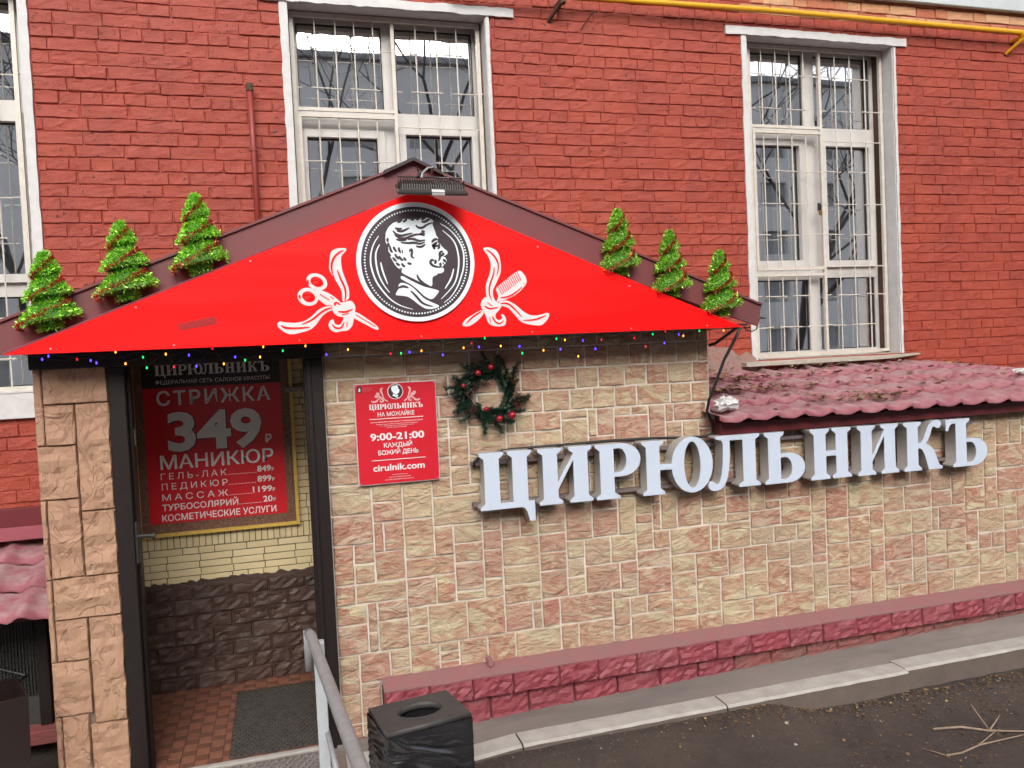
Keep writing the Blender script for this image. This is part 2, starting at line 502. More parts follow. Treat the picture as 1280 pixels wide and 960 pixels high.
# outlines of the printed emblems, in metres on the sign panel
FACE = [[(0.078,0.093),(0.087,0.104),(0.098,0.11),(0.11,0.109)], [(0.078,0.078),(0.087,0.082),(0.098,0.09),(0.107,0.096)], [(0.079,0.077),(0.087,0.076),(0.099,0.077),(0.109,0.079)], [(0.086,0.076),(0.088,0.067),(0.094,0.061)], [(0.114,0.088),(0.114,0.077),(0.113,0.069),(0.107,0.061)], [(0.133,0.048),(0.123,0.05),(0.115,0.04),(0.116,0.028),(0.114,0.013),(0.106,0.002)], [(0.139,0.04),(0.131,0.037),(0.129,0.033),(0.122,0.025)], [(0.083,0.001),(0.081,0.009),(0.074,0.009),(0.067,0.002),(0.068,-0.008),(0.077,-0.018),(0.092,-0.024),(0.107,-0.027),(0.124,-0.026)], [(0.09,0.01),(0.094,0.001),(0.091,-0.006),(0.085,-0.008)], [(0.131,0.012),(0.139,0.003),(0.147,-0.002)], [(0.129,-0.004),(0.133,-0.014)], [(0.115,-0.005),(0.117,-0.016),(0.113,-0.023)]]
HEAD = [[(0.093,0.197),(0.087,0.191),(0.087,0.182),(0.092,0.165),(0.099,0.145),(0.102,0.13),(0.111,0.117),(0.112,0.112),(0.107,0.105),(0.108,0.096),(0.115,0.088),(0.12,0.088),(0.124,0.079),(0.139,0.063),(0.152,0.053),(0.156,0.046),(0.153,0.037),(0.143,0.03),(0.137,0.03),(0.133,0.025),(0.141,0.021),(0.148,0.01),(0.15,-0.002),(0.143,-0.002),(0.141,-0.012),(0.135,-0.014),(0.128,-0.024),(0.119,-0.027),(0.128,-0.03),(0.133,-0.036),(0.133,-0.045),(0.128,-0.052),(0.117,-0.057),(0.101,-0.057),(0.096,-0.065),(0.087,-0.068),(0.078,-0.072),(0.074,-0.078),(0.072,-0.089),(0.072,-0.112),(0.063,-0.121),(0.043,-0.116),(0.031,-0.108),(0.005,-0.094),(-0.027,-0.077),(-0.059,-0.061),(-0.077,-0.049),(-0.074,-0.038),(-0.093,-0.028),(-0.105,-0.015),(-0.117,0.008),(-0.128,0.03),(-0.14,0.043),(-0.133,0.063),(-0.137,0.079),(-0.146,0.098),(-0.146,0.12),(-0.142,0.146),(-0.127,0.171),(-0.104,0.19),(-0.084,0.196),(-0.061,0.205),(-0.045,0.209),(-0.013,0.205),(0.014,0.21),(0.034,0.213),(0.06,0.215),(0.076,0.213)]]
COLLAR = [[(-0.078,-0.063),(-0.028,-0.093),(0.03,-0.121),(0.069,-0.131),(0.105,-0.142),(0.094,-0.158),(0.073,-0.18),(0.06,-0.183),(0.031,-0.169),(0.003,-0.139),(-0.029,-0.11),(-0.06,-0.093),(-0.084,-0.079)], [(-0.085,-0.099),(-0.061,-0.102),(-0.029,-0.119),(0.002,-0.152),(0.027,-0.179),(0.066,-0.199),(0.098,-0.213),(0.099,-0.221),(0.084,-0.227),(0.057,-0.231),(0.031,-0.228),(-0.001,-0.207),(-0.026,-0.184),(-0.051,-0.167),(-0.077,-0.162),(-0.112,-0.159),(-0.105,-0.143),(-0.091,-0.124),(-0.097,-0.115)]]
HAIR = [[(-0.085,0.191),(-0.07,0.197),(-0.061,0.208)], [(-0.059,0.194),(-0.045,0.2),(-0.037,0.211)], [(-0.016,0.2),(-0.005,0.209),(0.001,0.218)], [(0.008,0.203),(0.021,0.213),(0.026,0.22)], [(0.033,0.203),(0.047,0.213),(0.054,0.22)], [(0.004,0.179),(0.015,0.165),(0.038,0.165),(0.058,0.181),(0.09,0.191)], [(0.033,0.194),(0.052,0.194),(0.076,0.211)], [(-0.097,0.166),(-0.083,0.158),(-0.063,0.162)], [(-0.09,0.151),(-0.064,0.147),(-0.028,0.165)], [(-0.109,0.152),(-0.094,0.133),(-0.068,0.126),(-0.042,0.133),(-0.013,0.14)], [(-0.102,0.133),(-0.082,0.117),(-0.05,0.112),(-0.023,0.126),(0.017,0.136),(0.046,0.126)], [(-0.095,0.11),(-0.07,0.104),(-0.043,0.108)], [(-0.073,0.094),(-0.038,0.091),(-0.005,0.094),(0.021,0.086),(0.046,0.097)], [(-0.04,0.11),(-0.011,0.113),(0.015,0.1),(0.048,0.106)], [(0.0,0.076),(0.026,0.071),(0.047,0.086)], [(0.03,0.15),(0.04,0.147),(0.047,0.15)], [(0.022,0.139),(0.036,0.135),(0.048,0.138)], [(-0.135,0.117),(-0.137,0.104),(-0.134,0.098)], [(-0.135,0.095),(-0.134,0.082),(-0.123,0.069)], [(-0.126,0.075),(-0.124,0.056),(-0.115,0.046)], [(-0.11,0.075),(-0.105,0.062),(-0.095,0.049)], [(-0.084,0.072),(-0.084,0.059),(-0.076,0.043)], [(-0.069,0.059),(-0.066,0.043)], [(-0.14,0.053),(-0.134,0.04),(-0.124,0.03)], [(-0.105,0.04),(-0.096,0.024),(-0.086,0.014)], [(-0.086,0.03),(-0.077,0.014),(-0.065,0.007)], [(-0.116,0.024),(-0.107,0.011),(-0.097,0.004)], [(-0.064,0.023),(-0.058,0.014),(-0.05,0.007)], [(-0.101,-0.002),(-0.092,-0.012),(-0.082,-0.015)], [(-0.075,-0.005),(-0.066,-0.019),(-0.057,-0.022)], [(-0.046,-0.003),(-0.036,-0.009),(-0.025,-0.008)], [(-0.083,-0.028),(-0.073,-0.035)], [(-0.034,0.049),(-0.028,0.062),(-0.02,0.06),(-0.022,0.042),(-0.025,0.029),(-0.019,0.02),(-0.01,0.02)], [(-0.002,-0.061),(0.005,-0.084),(0.031,-0.108),(0.063,-0.122)], [(-0.037,-0.139),(-0.012,-0.165),(0.019,-0.205),(0.071,-0.219)], [(-0.098,-0.124),(-0.071,-0.115),(-0.046,-0.125)]]
ARCS = [[(-0.178,0.127),(-0.205,0.089),(-0.22,0.044),(-0.224,-0.0),(-0.218,-0.039),(-0.202,-0.09),(-0.178,-0.129),(-0.148,-0.168),(-0.117,-0.195),(-0.076,-0.216),(-0.031,-0.229)], [(-0.175,0.087),(-0.193,0.057),(-0.199,0.025),(-0.193,-0.045),(-0.17,-0.103),(-0.139,-0.146)], [(-0.175,0.002),(-0.167,-0.046),(-0.146,-0.105)], [(0.125,0.187),(0.157,0.168),(0.183,0.145),(0.208,0.115),(0.227,0.079),(0.237,0.04),(0.236,0.0),(0.231,-0.039),(0.219,-0.072),(0.203,-0.114),(0.181,-0.15),(0.157,-0.179),(0.125,-0.201)], [(0.135,0.153),(0.175,0.119),(0.194,0.093),(0.205,0.06),(0.212,0.001),(0.199,-0.071),(0.184,-0.107),(0.162,-0.136),(0.112,-0.183)], [(0.182,-0.035),(0.168,-0.084),(0.133,-0.133)]]
LW = [[(0.266,2.486),(0.295,2.502),(0.337,2.502),(0.341,2.492),(0.316,2.467),(0.311,2.448),(0.313,2.4),(0.329,2.348),(0.343,2.305),(0.341,2.26),(0.314,2.244),(0.308,2.254),(0.308,2.301),(0.282,2.349),(0.265,2.378),(0.253,2.406),(0.26,2.453)], [(0.26,2.226),(0.229,2.227),(0.196,2.214),(0.163,2.182),(0.129,2.16),(0.084,2.152),(0.034,2.158),(0.014,2.163),(0.003,2.152),(0.006,2.136),(0.032,2.112),(0.058,2.1),(0.085,2.101),(0.15,2.117),(0.179,2.139),(0.209,2.181),(0.237,2.201),(0.259,2.208)], [(0.239,2.321),(0.232,2.312),(0.222,2.306),(0.21,2.302),(0.197,2.303),(0.183,2.306),(0.17,2.313),(0.16,2.322),(0.152,2.332),(0.147,2.344),(0.147,2.356),(0.15,2.366),(0.157,2.375),(0.166,2.381),(0.178,2.384),(0.192,2.384),(0.205,2.381),(0.218,2.375),(0.229,2.366),(0.237,2.355),(0.241,2.343),(0.242,2.331)], [(0.197,2.26),(0.192,2.249),(0.183,2.24),(0.171,2.234),(0.158,2.231),(0.144,2.232),(0.131,2.236),(0.119,2.243),(0.11,2.253),(0.104,2.264),(0.102,2.276),(0.103,2.288),(0.109,2.299),(0.118,2.308),(0.129,2.314),(0.142,2.317),(0.156,2.316),(0.17,2.312),(0.181,2.305),(0.191,2.295),(0.197,2.284),(0.199,2.272)], [(0.183,2.313),(0.233,2.296),(0.269,2.274),(0.3,2.244),(0.313,2.215),(0.275,2.207),(0.257,2.231),(0.23,2.232),(0.203,2.256),(0.186,2.276)], [(0.258,2.236),(0.314,2.244),(0.352,2.252),(0.369,2.223),(0.363,2.19),(0.35,2.129),(0.326,2.108),(0.297,2.107),(0.269,2.101),(0.247,2.113),(0.236,2.133),(0.242,2.156),(0.261,2.167),(0.267,2.141),(0.29,2.135),(0.307,2.159),(0.31,2.173),(0.283,2.178),(0.26,2.198)], [(0.358,2.19),(0.373,2.197),(0.464,2.129),(0.475,2.11),(0.463,2.105),(0.366,2.161),(0.355,2.171)]]
LRF = [[(0.222,2.329),(0.218,2.324),(0.212,2.321),(0.204,2.319),(0.196,2.319),(0.188,2.322),(0.18,2.326),(0.173,2.331),(0.168,2.337),(0.165,2.344),(0.165,2.351),(0.167,2.358),(0.171,2.363),(0.177,2.366),(0.184,2.368),(0.192,2.368),(0.201,2.366),(0.208,2.362),(0.215,2.356),(0.22,2.35),(0.223,2.343),(0.224,2.336)], [(0.18,2.26),(0.176,2.254),(0.169,2.25),(0.162,2.248),(0.154,2.248),(0.145,2.25),(0.137,2.254),(0.131,2.26),(0.126,2.267),(0.123,2.274),(0.123,2.281),(0.125,2.288),(0.129,2.294),(0.136,2.298),(0.143,2.3),(0.151,2.3),(0.16,2.298),(0.167,2.294),(0.174,2.288),(0.179,2.281),(0.182,2.274),(0.182,2.267)]]
LR = [[(0.327,2.49),(0.303,2.481),(0.279,2.458),(0.265,2.425),(0.266,2.396),(0.277,2.354)], [(0.292,2.398),(0.302,2.363),(0.323,2.315),(0.326,2.282),(0.319,2.246)], [(0.02,2.145),(0.037,2.13),(0.091,2.127),(0.151,2.131)], [(0.259,2.219),(0.233,2.215),(0.2,2.195),(0.162,2.163),(0.115,2.146)], [(0.205,2.285),(0.249,2.255)], [(0.284,2.2),(0.321,2.196),(0.355,2.21)], [(0.302,2.185),(0.335,2.189)], [(0.253,2.141),(0.27,2.12),(0.298,2.121),(0.311,2.149)], [(0.325,2.149),(0.322,2.125)], [(0.276,2.228),(0.269,2.238),(0.281,2.245),(0.299,2.23)], [(0.367,2.183),(0.459,2.122)], [(0.253,2.274),(0.268,2.259)], [(0.154,2.354),(0.151,2.342),(0.157,2.333)], [(0.113,2.284),(0.11,2.273),(0.115,2.266)]]
RW = [[(1.014,2.497),(1.04,2.501),(1.075,2.489),(1.095,2.464),(1.102,2.408),(1.098,2.369),(1.072,2.319),(1.052,2.284),(1.053,2.254),(1.065,2.229),(1.037,2.23),(1.017,2.255),(1.018,2.315),(1.043,2.369),(1.051,2.414),(1.037,2.459),(1.016,2.484)], [(1.068,2.289),(1.082,2.306),(1.185,2.38),(1.206,2.379),(1.226,2.356),(1.234,2.331),(1.229,2.311),(1.196,2.276),(1.158,2.252),(1.104,2.231),(1.067,2.224),(1.082,2.254),(1.077,2.269)], [(1.083,2.226),(1.125,2.233),(1.166,2.211),(1.212,2.17),(1.248,2.151),(1.291,2.152),(1.324,2.161),(1.345,2.162),(1.347,2.148),(1.333,2.125),(1.305,2.101),(1.278,2.099),(1.225,2.109),(1.194,2.12),(1.159,2.161),(1.129,2.197),(1.082,2.209)], [(1.012,2.255),(1.053,2.239),(1.098,2.208),(1.081,2.184),(1.059,2.164),(1.063,2.139),(1.084,2.133),(1.098,2.145),(1.088,2.161),(1.101,2.165),(1.118,2.137),(1.109,2.107),(1.082,2.101),(1.046,2.105),(1.021,2.12),(1.008,2.166),(0.986,2.206),(0.99,2.231)], [(0.991,2.191),(1.003,2.171),(0.965,2.132),(0.923,2.108),(0.892,2.109),(0.888,2.12),(0.904,2.144)]]
RR = [[(1.029,2.489),(1.059,2.469),(1.083,2.434),(1.089,2.399),(1.076,2.354)], [(1.065,2.399),(1.061,2.364),(1.038,2.315),(1.031,2.27),(1.045,2.235)], [(1.089,2.246),(1.126,2.248),(1.169,2.267),(1.207,2.299)], [(1.088,2.216),(1.125,2.22),(1.16,2.191),(1.2,2.145)], [(1.205,2.129),(1.258,2.128),(1.301,2.139),(1.329,2.151)], [(1.005,2.208),(1.03,2.19),(1.077,2.199)], [(1.021,2.225),(1.046,2.205)], [(1.043,2.155),(1.057,2.124),(1.083,2.113),(1.102,2.133)], [(1.03,2.15),(1.032,2.125)], [(0.988,2.18),(0.946,2.158),(0.906,2.122)], [(1.219,2.319),(1.216,2.311)], [(1.079,2.305),(1.1,2.261)], [(1.088,2.311),(1.11,2.267)], [(1.098,2.318),(1.119,2.273)], [(1.107,2.324),(1.128,2.28)], [(1.116,2.331),(1.138,2.286)], [(1.126,2.337),(1.147,2.292)], [(1.135,2.343),(1.156,2.299)], [(1.144,2.35),(1.166,2.305)], [(1.154,2.356),(1.175,2.311)], [(1.163,2.363),(1.184,2.318)], [(1.172,2.369),(1.194,2.324)], [(1.182,2.376),(1.203,2.33)]]
BULBS = [('b', -1.004, 2.032),('b', -0.978, 2.045),('r', -0.865, 2.026),('b', -0.81, 2.018),('b', -0.787, 2.006),('o', -0.706, 2.052),('o', -0.668, 1.997),('g', -0.593, 2.023),('g', -0.58, 1.974),('o', -0.496, 2.033),('r', -0.464, 1.973),('b', -0.397, 2.024),('b', -0.367, 1.971),('r', -0.293, 2.05),('o', -0.247, 1.976),('b', -0.195, 2.006),('g', -0.151, 1.989),('o', -0.083, 2.001),('o', -0.066, 2.049),('g', 0.022, 2.026),('o', 0.128, 2.045),('b', 0.224, 1.999),('o', 0.328, 2.019),('r', 0.534, 1.989),('g', 0.586, 1.989),('b', 0.629, 1.993),('o', 0.689, 1.997),('b', 0.796, 1.972),('o', 0.905, 2.003),('r', 0.948, 2.024),('b', 0.986, 2.004),('g', 1.018, 2.048),('o', 1.101, 2.004),('b', 1.202, 1.998),('g', 1.215, 1.962),('o', 1.331, 1.972),('g', 1.405, 2.03),('b', 1.425, 1.974),('o', 1.452, 2.022),('o', 1.523, 1.932),('b', 1.553, 2.014),('b', 1.622, 1.968),('r', 1.659, 2.016),('r', 1.85, 2.016),('r', 1.914, 1.968),('g', 1.959, 2.033),('b', 2.027, 1.982),('r', 2.035, 2.045),('b', 2.116, 2.026),('o', 2.143, 2.017),('g', 2.242, 2.041),('o', 2.393, 2.037)]
MC = (0.672, 2.429)

# ------------------------------------------------------------------ masonry
def block_geo(w, h, depth, relief, nx, nz, bev, wob, rng, freq=12.0, slant=0.0):
    """rough block: face towards -Y, centred on x and z, face plane at y=0"""
    us = [0, bev/w] + [bev/w + (1-2*bev/w)*i/(nx-1) for i in range(1, nx-1)] + [1-bev/w, 1]
    vs = [0, bev/h] + [bev/h + (1-2*bev/h)*i/(nz-1) for i in range(1, nz-1)] + [1-bev/h, 1]
    nu, nv = len(us), len(vs)
    s = Vector((rng.uniform(0, 99), rng.uniform(0, 99), rng.uniform(0, 99)))
    V = []; F = []
    for j, v in enumerate(vs):
        for i, u in enumerate(us):
            x = (u-.5)*w; z = (v-.5)*h
            edge = i in (0, nu-1) or j in (0, nv-1)
            n = noise.noise(Vector(((x+slant*z)*freq, 0, z*freq*1.4))+s) + .5*noise.noise(Vector((x*freq*2.3, 5, z*freq*2.6))+s)
            y = -relief*(.5+n) if not edge else bev*.9
            if edge:
                x += rng.uniform(-wob, wob)*.6+wob*1.3*noise.noise(Vector((x*14, 3, z*14))+s); z += rng.uniform(-wob, wob)*.5+wob*1.5*noise.noise(Vector((x*12, 9, z*12))+s)
            else:
                x += rng.uniform(-wob, wob)*.8; z += rng.uniform(-wob, wob)*.8
            V.append((x, y, z))
    for j in range(nv-1):
        for i in range(nu-1):
            a = j*nu+i; F.append((a, a+1, a+nu+1, a+nu))
    ring = [i for i in range(nu)] + [j*nu+nu-1 for j in range(1, nv)] + [(nv-1)*nu+i for i in range(nu-2, -1, -1)] + [j*nu for j in range(nv-2, 0, -1)]
    n0 = len(V)
    for r in ring:
        x, y, z = V[r]; V.append((x, depth, z))
    m = len(ring)
    for k in range(m):
        F.append((ring[k], n0+k, n0+(k+1) % m, ring[(k+1) % m]))
    return V, F

def place_pieces(items, name, parent, mat, limit=300, stuffname=None):
    """items: (priority, (V,F) pool entry, mesh, loc, rot, scale). The largest in view become single parts, the rest one part."""
    items.sort(key=lambda t: t[0])
    for pr, geo, me, loc, rot, sc in items[:limit]:
        ob(name, me, parent, loc, rot, sc)
    rest = items[limit:]
    if rest:
        V = []; F = []
        for pr, geo, me, loc, rot, sc in rest:
            mt = Matrix.Translation(Vector(loc) - wloc(parent)) @ Matrix.Rotation(rot[1], 4, 'Y') @ Matrix.Rotation(rot[0], 4, 'X') @ Matrix.Diagonal((*sc, 1))
            n = len(V)
            V += [tuple(mt @ Vector(v)) for v in geo[0]]
            F += [tuple(i+n for i in f) for f in geo[1]]
        o = ob(stuffname or name+'s', mesh(stuffname or name+'s', V, F, mat), parent, wloc(parent))
        o['kind'] = 'stuff'

CAMP = Vector((0, -5.3, 1.955))
AX = fw.copy()
def in_view(x, y, z, mx=.0):
    d = Vector((x, y, z)) - CAMP
    zc = d.dot(fw)
    if zc <= 0: return False
    px = 1012*d.dot(r2)/zc; py = 1012*d.dot(u2)/zc
    return abs(px) < 640+mx and abs(py) < 480+mx

# ================================================================== red brick building
bld = thing('brick_building', 'old red painted brick building with white framed barred windows, unpainted orange bricks at its top', 'building', (2, 0, -.2))
OPEN = [(-2.64, -1.33, 1.86, 4.225), (.168, 1.448, 1.83, 4.225), (3.425, 4.722, 1.83, 4.225), (6.62, 7.9, 1.83, 4.225)]
mb = MB()
mb.plate(-7, 12, -.2, 7.0, OPEN, 0.0042, .34)
mb.build('wall', PAINT, bld)
# a slab of old mortar behind the bare bricks
mb = MB(); mb.box(2.85, 11.9, 0.005, .03, 4.41, 5.7)
mb.build('bare_mortar_band', BAREJ, bld)

rng = random.Random(4)
pool = {}
for kind, L in (('s', .252), ('h', .119), ('q', .18)):
    lst = []
    for i in range(12 if kind == 's' else 7):
        g = block_geo(L, .0725, .02, .0050, 6 if kind != 'h' else 4, 4, .0045, .0030, rng, 16)
        lst.append((g, mesh('brick', g[0], g[1], PAINT), mesh('brick', g[0], g[1], BARE)))
    pool[kind] = (L, lst)
items = []
CH = .077
k = 0
z = -.16
GONE = [(-2.69, -1.275, 1.74, 4.22), (.13, 1.482, 1.80, 4.22), (3.385, 4.742, 1.80, 4.22), (6.58, 7.94, 1.80, 4.22)]
while z < 6.0:
    zc = z + CH/2
    segs = [(-6.9, 11.9)]
    for a, b, c, d in GONE:
        if c - .02 < zc < d + .02:
            segs = [s for x0, x1 in segs for s in ((x0, min(x1, a)), (max(x0, b), x1)) if s[1]-s[0] > .03]
    if z < .55: segs = [(a, min(b, -.95)) for a, b in segs if a < -.95]
    elif z < 1.35: segs = [(max(a, -6.9), min(b, -.95)) for a, b in segs if a < -.95]
    header = (k % 5 == 3)
    for x0, x1 in segs:
        x = x0 - rng.uniform(0, .12 if k % 2 else .22)
        while x < x1 - .02:
            kind = 'h' if header else rng.choices('shq', (8, 1.2, .9))[0]
            L, lst = pool[kind]
            sx = rng.uniform(.95, 1.05)
            a = max(x, x0); b = min(x + L*sx, x1)
            if x1 - (b + .009) < .045: b = x1
            if b - a > .028:
                g, m1, m2 = rng.choice(lst)
                bare = zc > 4.405 and a > 2.9 + (zc-4.4)*.0 and not (a < 3.25 and rng.random() < .5)
                xc = (a+b)/2
                if in_view(xc, 0, zc, 260) or -5 < xc < 9:
                    d = math.hypot(xc, 5.3)
                    vis = in_view(xc, 0, zc, 8) and not (zc < 2.02 and xc > -1.0 and xc < 2.45) and not (-1.1 < xc < 2.5 and zc < 2.9 - .38*abs(xc-.7) - .0) and not (zc < 1.75 and xc > 2.3)
                    items.append(((0 if vis else 100) + d - (b-a)*6, g, (m2 if bare else m1), (xc, rng.choice((rng.uniform(-.003, .0015), rng.uniform(-.003, .0015), rng.uniform(-.006, .004))), zc + rng.uniform(-.002, .002)),
                        (rng.gauss(0, .022), rng.gauss(0, .009), 0), ((b-a)/L, 1, rng.uniform(.95, 1.03)), bare))
            x = b + rng.choice((.0, .001, .002, .0035, .005, .007)) if b < x1 else x1
    z += CH; k += 1
a1 = [t[:6] for t in items if not t[6]]; a2 = [t[:6] for t in items if t[6]]
place_pieces(a1, 'brick', bld, PAINT, 255, 'painted_bricks')
place_pieces(a2, 'brick', bld, BARE, 45, 'bare_bricks')

# pale ledge above the bare bricks
mb = MB(); mb.bbox(2.3, 9.5, -.055, -.012, 4.552, 4.74, .006); mb.box(2.3, 9.5, -.075, -.03, 4.742, 4.77)
mb.build('ledge', LEDGE, bld)
# cement smear under the sill, beside the tiled roof
rng = random.Random(9)
mb = MB()
poly = [(2.2, 1.70), (3.42, 1.70), (3.44, 1.80), (3.40, 1.86), (3.33, 1.90), (3.28, 1.87), (3.18, 1.94), (3.06, 1.95), (2.95, 1.99), (2.7, 1.98), (2.2, 2.0)]
mb.prism([(x+rng.uniform(-.01, .01), zz+rng.uniform(-.01, .01)) for x, zz in poly], -.014, .0)
mb.build('cement_patch', PLASTER, bld)

# -------------------------------------------------------------- windows
def tie_rows(mb, rows, spans, y, r=.0045):
    for zz, lst in rows:
        for a, b in lst:
            mb.tube([(a, y, zz), (b, y, zz)], r, 5)

def window(x0, x1, z0, z1, fx0, fx1, holes, casements, bars, post, gx0, gx1, curt, lint, sill, seed, split=True, opened=False, holez=None):
    rg = random.Random(seed)
    mb = MB(); mb.plate(fx0, fx1, z0+.005, z1, holes, .205, .265)
    win = mb.build('window', PVC, bld)
    # casement leaves stand proud of the frame
    for h in casements:
        c = MB(); c.plate(h[0]-.045, h[1]+.045, h[2]-.05, h[3]+.05, [h], .175, .2)
        c.build('casement_frame', PVC, win)
    for i, h in enumerate(holes):
        g = MB(); yy = .228
        g.add([(h[0]-.004, yy, h[2]-.004), (h[1]+.004, yy, h[2]-.004), (h[1]+.004, yy, h[3]+.004), (h[0]-.004, yy, h[3]+.004)], [(0, 1, 2, 3)])
        g.build('pane', GLASS, win)
        gb = MB(); gb.plate(h[0], h[1], h[2], h[3], [(h[0]+.008, h[1]-.008, h[2]+.008, h[3]-.008)], .219, .226)
        gb.build('pane_gasket', BLACK, win)
    # trim painted on the brick round the opening
    t = MB(); wobbly_bar(t, x0-.046, x0, z0, z1, -.012, .004, .0035, rg, .06); t.build('trim', WHITE, win)
    t = MB(); wobbly_bar(t, x1, x1+(.022 if sill != 'block' else .05), z0, z1, -.012, .004, .0035, rg, .06)
    t.build('trim', WHITE, win)
    t = MB(); wobbly_bar(t, lint[0], lint[1], z1-.004, z1+.052, -.022, .004, .005, rg, .05)
    t.build('lintel', WHITE, win)
    # plastered reveals
    for q in ((x0-.002, x0+.004, z0, z1), (x1-.004, x1+.002, z0, z1), (x0+.004, x1-.004, z1-.004, z1+.003)):
        t = MB(); t.box(q[0], q[1], .0, .2, q[2], q[3]); t.build('reveal', WHITE, win)
    for q in (x0+.004, x1-.020):
        t = MB(); t.box(q, q+.016, .12, .205, z0, z1-.01); t.build('foam_joint', RUST if sill != 'block' else SILLM, win)
    # sill
    s = MB()
    if sill == 'block':
        s.box(x0-.08, x1-.02, -.03, .2, 1.722, 1.862)
        s.build('sill', WHITE, win)
    else:
        n = 16; V = []; F = []
        for i in range(n+1):
            xx = x0-.14 + (x1+.155 - x0+.14)*i/n
            e = max(0, (i-10)/6.0)
            zz = 1.806 + .022*e*e + rg.uniform(-.001, .001)
            V += [(xx, -.085+.05*e*e, zz-.016), (xx, -.085+.05*e*e, zz+.012-.02*e), (xx, .2, zz+.030), (xx, .2, zz-.02)]
        for i in range(n):
            for q in range(4):
                F.append((i*4+q, (i+1)*4+q, (i+1)*4+(q+1) % 4, i*4+(q+1) % 4))
        F += [(0, 1, 2, 3), (n*4+3, n*4+2, n*4+1, n*4)]
        s.add(V, F)
        s.build('sill', SILLM, win)
    # grille
    y = .12
    g = MB()
    fz0, fz1 = 1.85 if sill != 'block' else 1.88, 4.215
    for xx in (gx0, gx1):
        g.box(xx-.013, xx+.013, y-.012, y+.012, fz0, fz1)
    g.box(post-.011, post+.011, y-.012, y+.012, fz0, fz1)
    g.box(gx0+.013, post-.011, y-.012, y+.012, fz1-.028, fz1); g.box(post+.011, gx1-.013, y-.012, y+.012, fz1-.028, fz1)
    g.box(gx0+.013, gx1-.013, y-.0121, y+.0119, fz0-.001, fz0+.022)
    dl = gx0+.013, post-.011
    g.box(dl[0], dl[1], y-.010, y+.010, 3.590, 3.612)
    g.box(dl[0], dl[1], y-.018, y+.004, 3.548, 3.572)
    g.box(dl[0]-.002, dl[0]+.02, y-.018, y+.004, 2.53, 3.548)
    g.box(dl[0], dl[1], y-.018, y+.004, 2.508, 2.532)
    g.box(dl[0], dl[1], y-.010, y+.010, 2.462, 2.484)
    g.build('grille_frame', CREAM, win)
    for bx in bars:
        if bx < post:
            for a, b in ((fz0+.02, 2.47), (2.50, 3.575), (3.60, fz1-.02)):
                b_ = MB(); b_.tube([(bx, y, a), (bx + rg.uniform(-.003, .003), y, b)], .0048, 6); b_.build('grille_bar', CREAM, win)
        else:
            b_ = MB(); b_.tube([(bx, y, fz0+.02), (bx+rg.uniform(-.004, .004), y, (fz0+fz1)/2), (bx, y, fz1-.02)], .0048, 6); b_.build('grille_bar', CREAM, win)
    allx = [gx0] + bars[:] + [gx1]
    L = [b for b in allx if b < post]; R = [b for b in allx if b > post]
    sp = (L[-1]-L[0])/(len(L)-1)
    for q, zz in enumerate((3.99, 3.735, 3.265, 3.015, 2.778, 2.308, 2.072)):
        for S, e0, e1 in ((L, gx0, post), (R, post, gx1)):
            off = q % 2
            cs = []
            pts = [e0] + [b for b in S if e0+.02 < b < e1-.02] + [e1]
            i = off
            while i < len(pts):
                a = pts[i]; b = pts[min(i+1, len(pts)-1)]
                if i == len(pts)-1: break
                cs.append((max(e0, a-.04), min(e1, b+.03))); i += 2
            if off: cs.append((e0, e0+.05))
            for a, b in cs:
                t_ = MB(); t_.tube([(a, y-.008, zz+rg.uniform(-.006, .006)), (b, y-.008, zz+rg.uniform(-.006, .006))], .0042, 5)
                t_.build('grille_tie', CREAM, win)
    if post > 0:
        for zz in (3.50, 2.53):
            t_ = MB(); t_.tube([(post, y-.008, zz), (gx1, y-.008, zz)], .0042, 5); t_.build('grille_tie', CREAM, win)
    for zz in (3.74, 2.16):
        h_ = MB(); h_.tube([(gx1, y, zz), (gx1+.045, y-.03, zz)], .006, 6); h_.build('grille_anchor', CREAM, win)
        h_ = MB(); h_.tube([(gx0, y, zz+.2), (gx0-.045, y-.03, zz+.2)], .006, 6); h_.build('grille_anchor', CREAM, win)
    # room and curtain
    c = MB()
    V = []; F = []; n = 90
    for j in range(2):
        for i in range(n+1):
            xx = x0-.05 + (x1-x0+.1)*i/n
            yy = .345 + .022*sin(i*.9+seed) + .015*sin(i*.37+seed*2)
            V.append((xx, yy, z0-.05 if j == 0 else z1+.05))
    for i in range(n):
        xx = (i+.5)/n
        if any(a < xx < b for a, b in curt): continue
        F.append((i, i+1, n+2+i, n+1+i))
    c.add(V, F); c.build('curtain', CURT, win, smooth=True)
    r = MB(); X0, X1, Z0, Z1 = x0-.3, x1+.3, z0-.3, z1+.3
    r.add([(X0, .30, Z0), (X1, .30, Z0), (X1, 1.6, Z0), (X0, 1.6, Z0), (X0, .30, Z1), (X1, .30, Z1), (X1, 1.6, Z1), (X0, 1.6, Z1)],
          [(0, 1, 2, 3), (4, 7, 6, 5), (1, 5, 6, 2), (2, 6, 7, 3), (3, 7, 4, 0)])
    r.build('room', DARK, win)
    return win

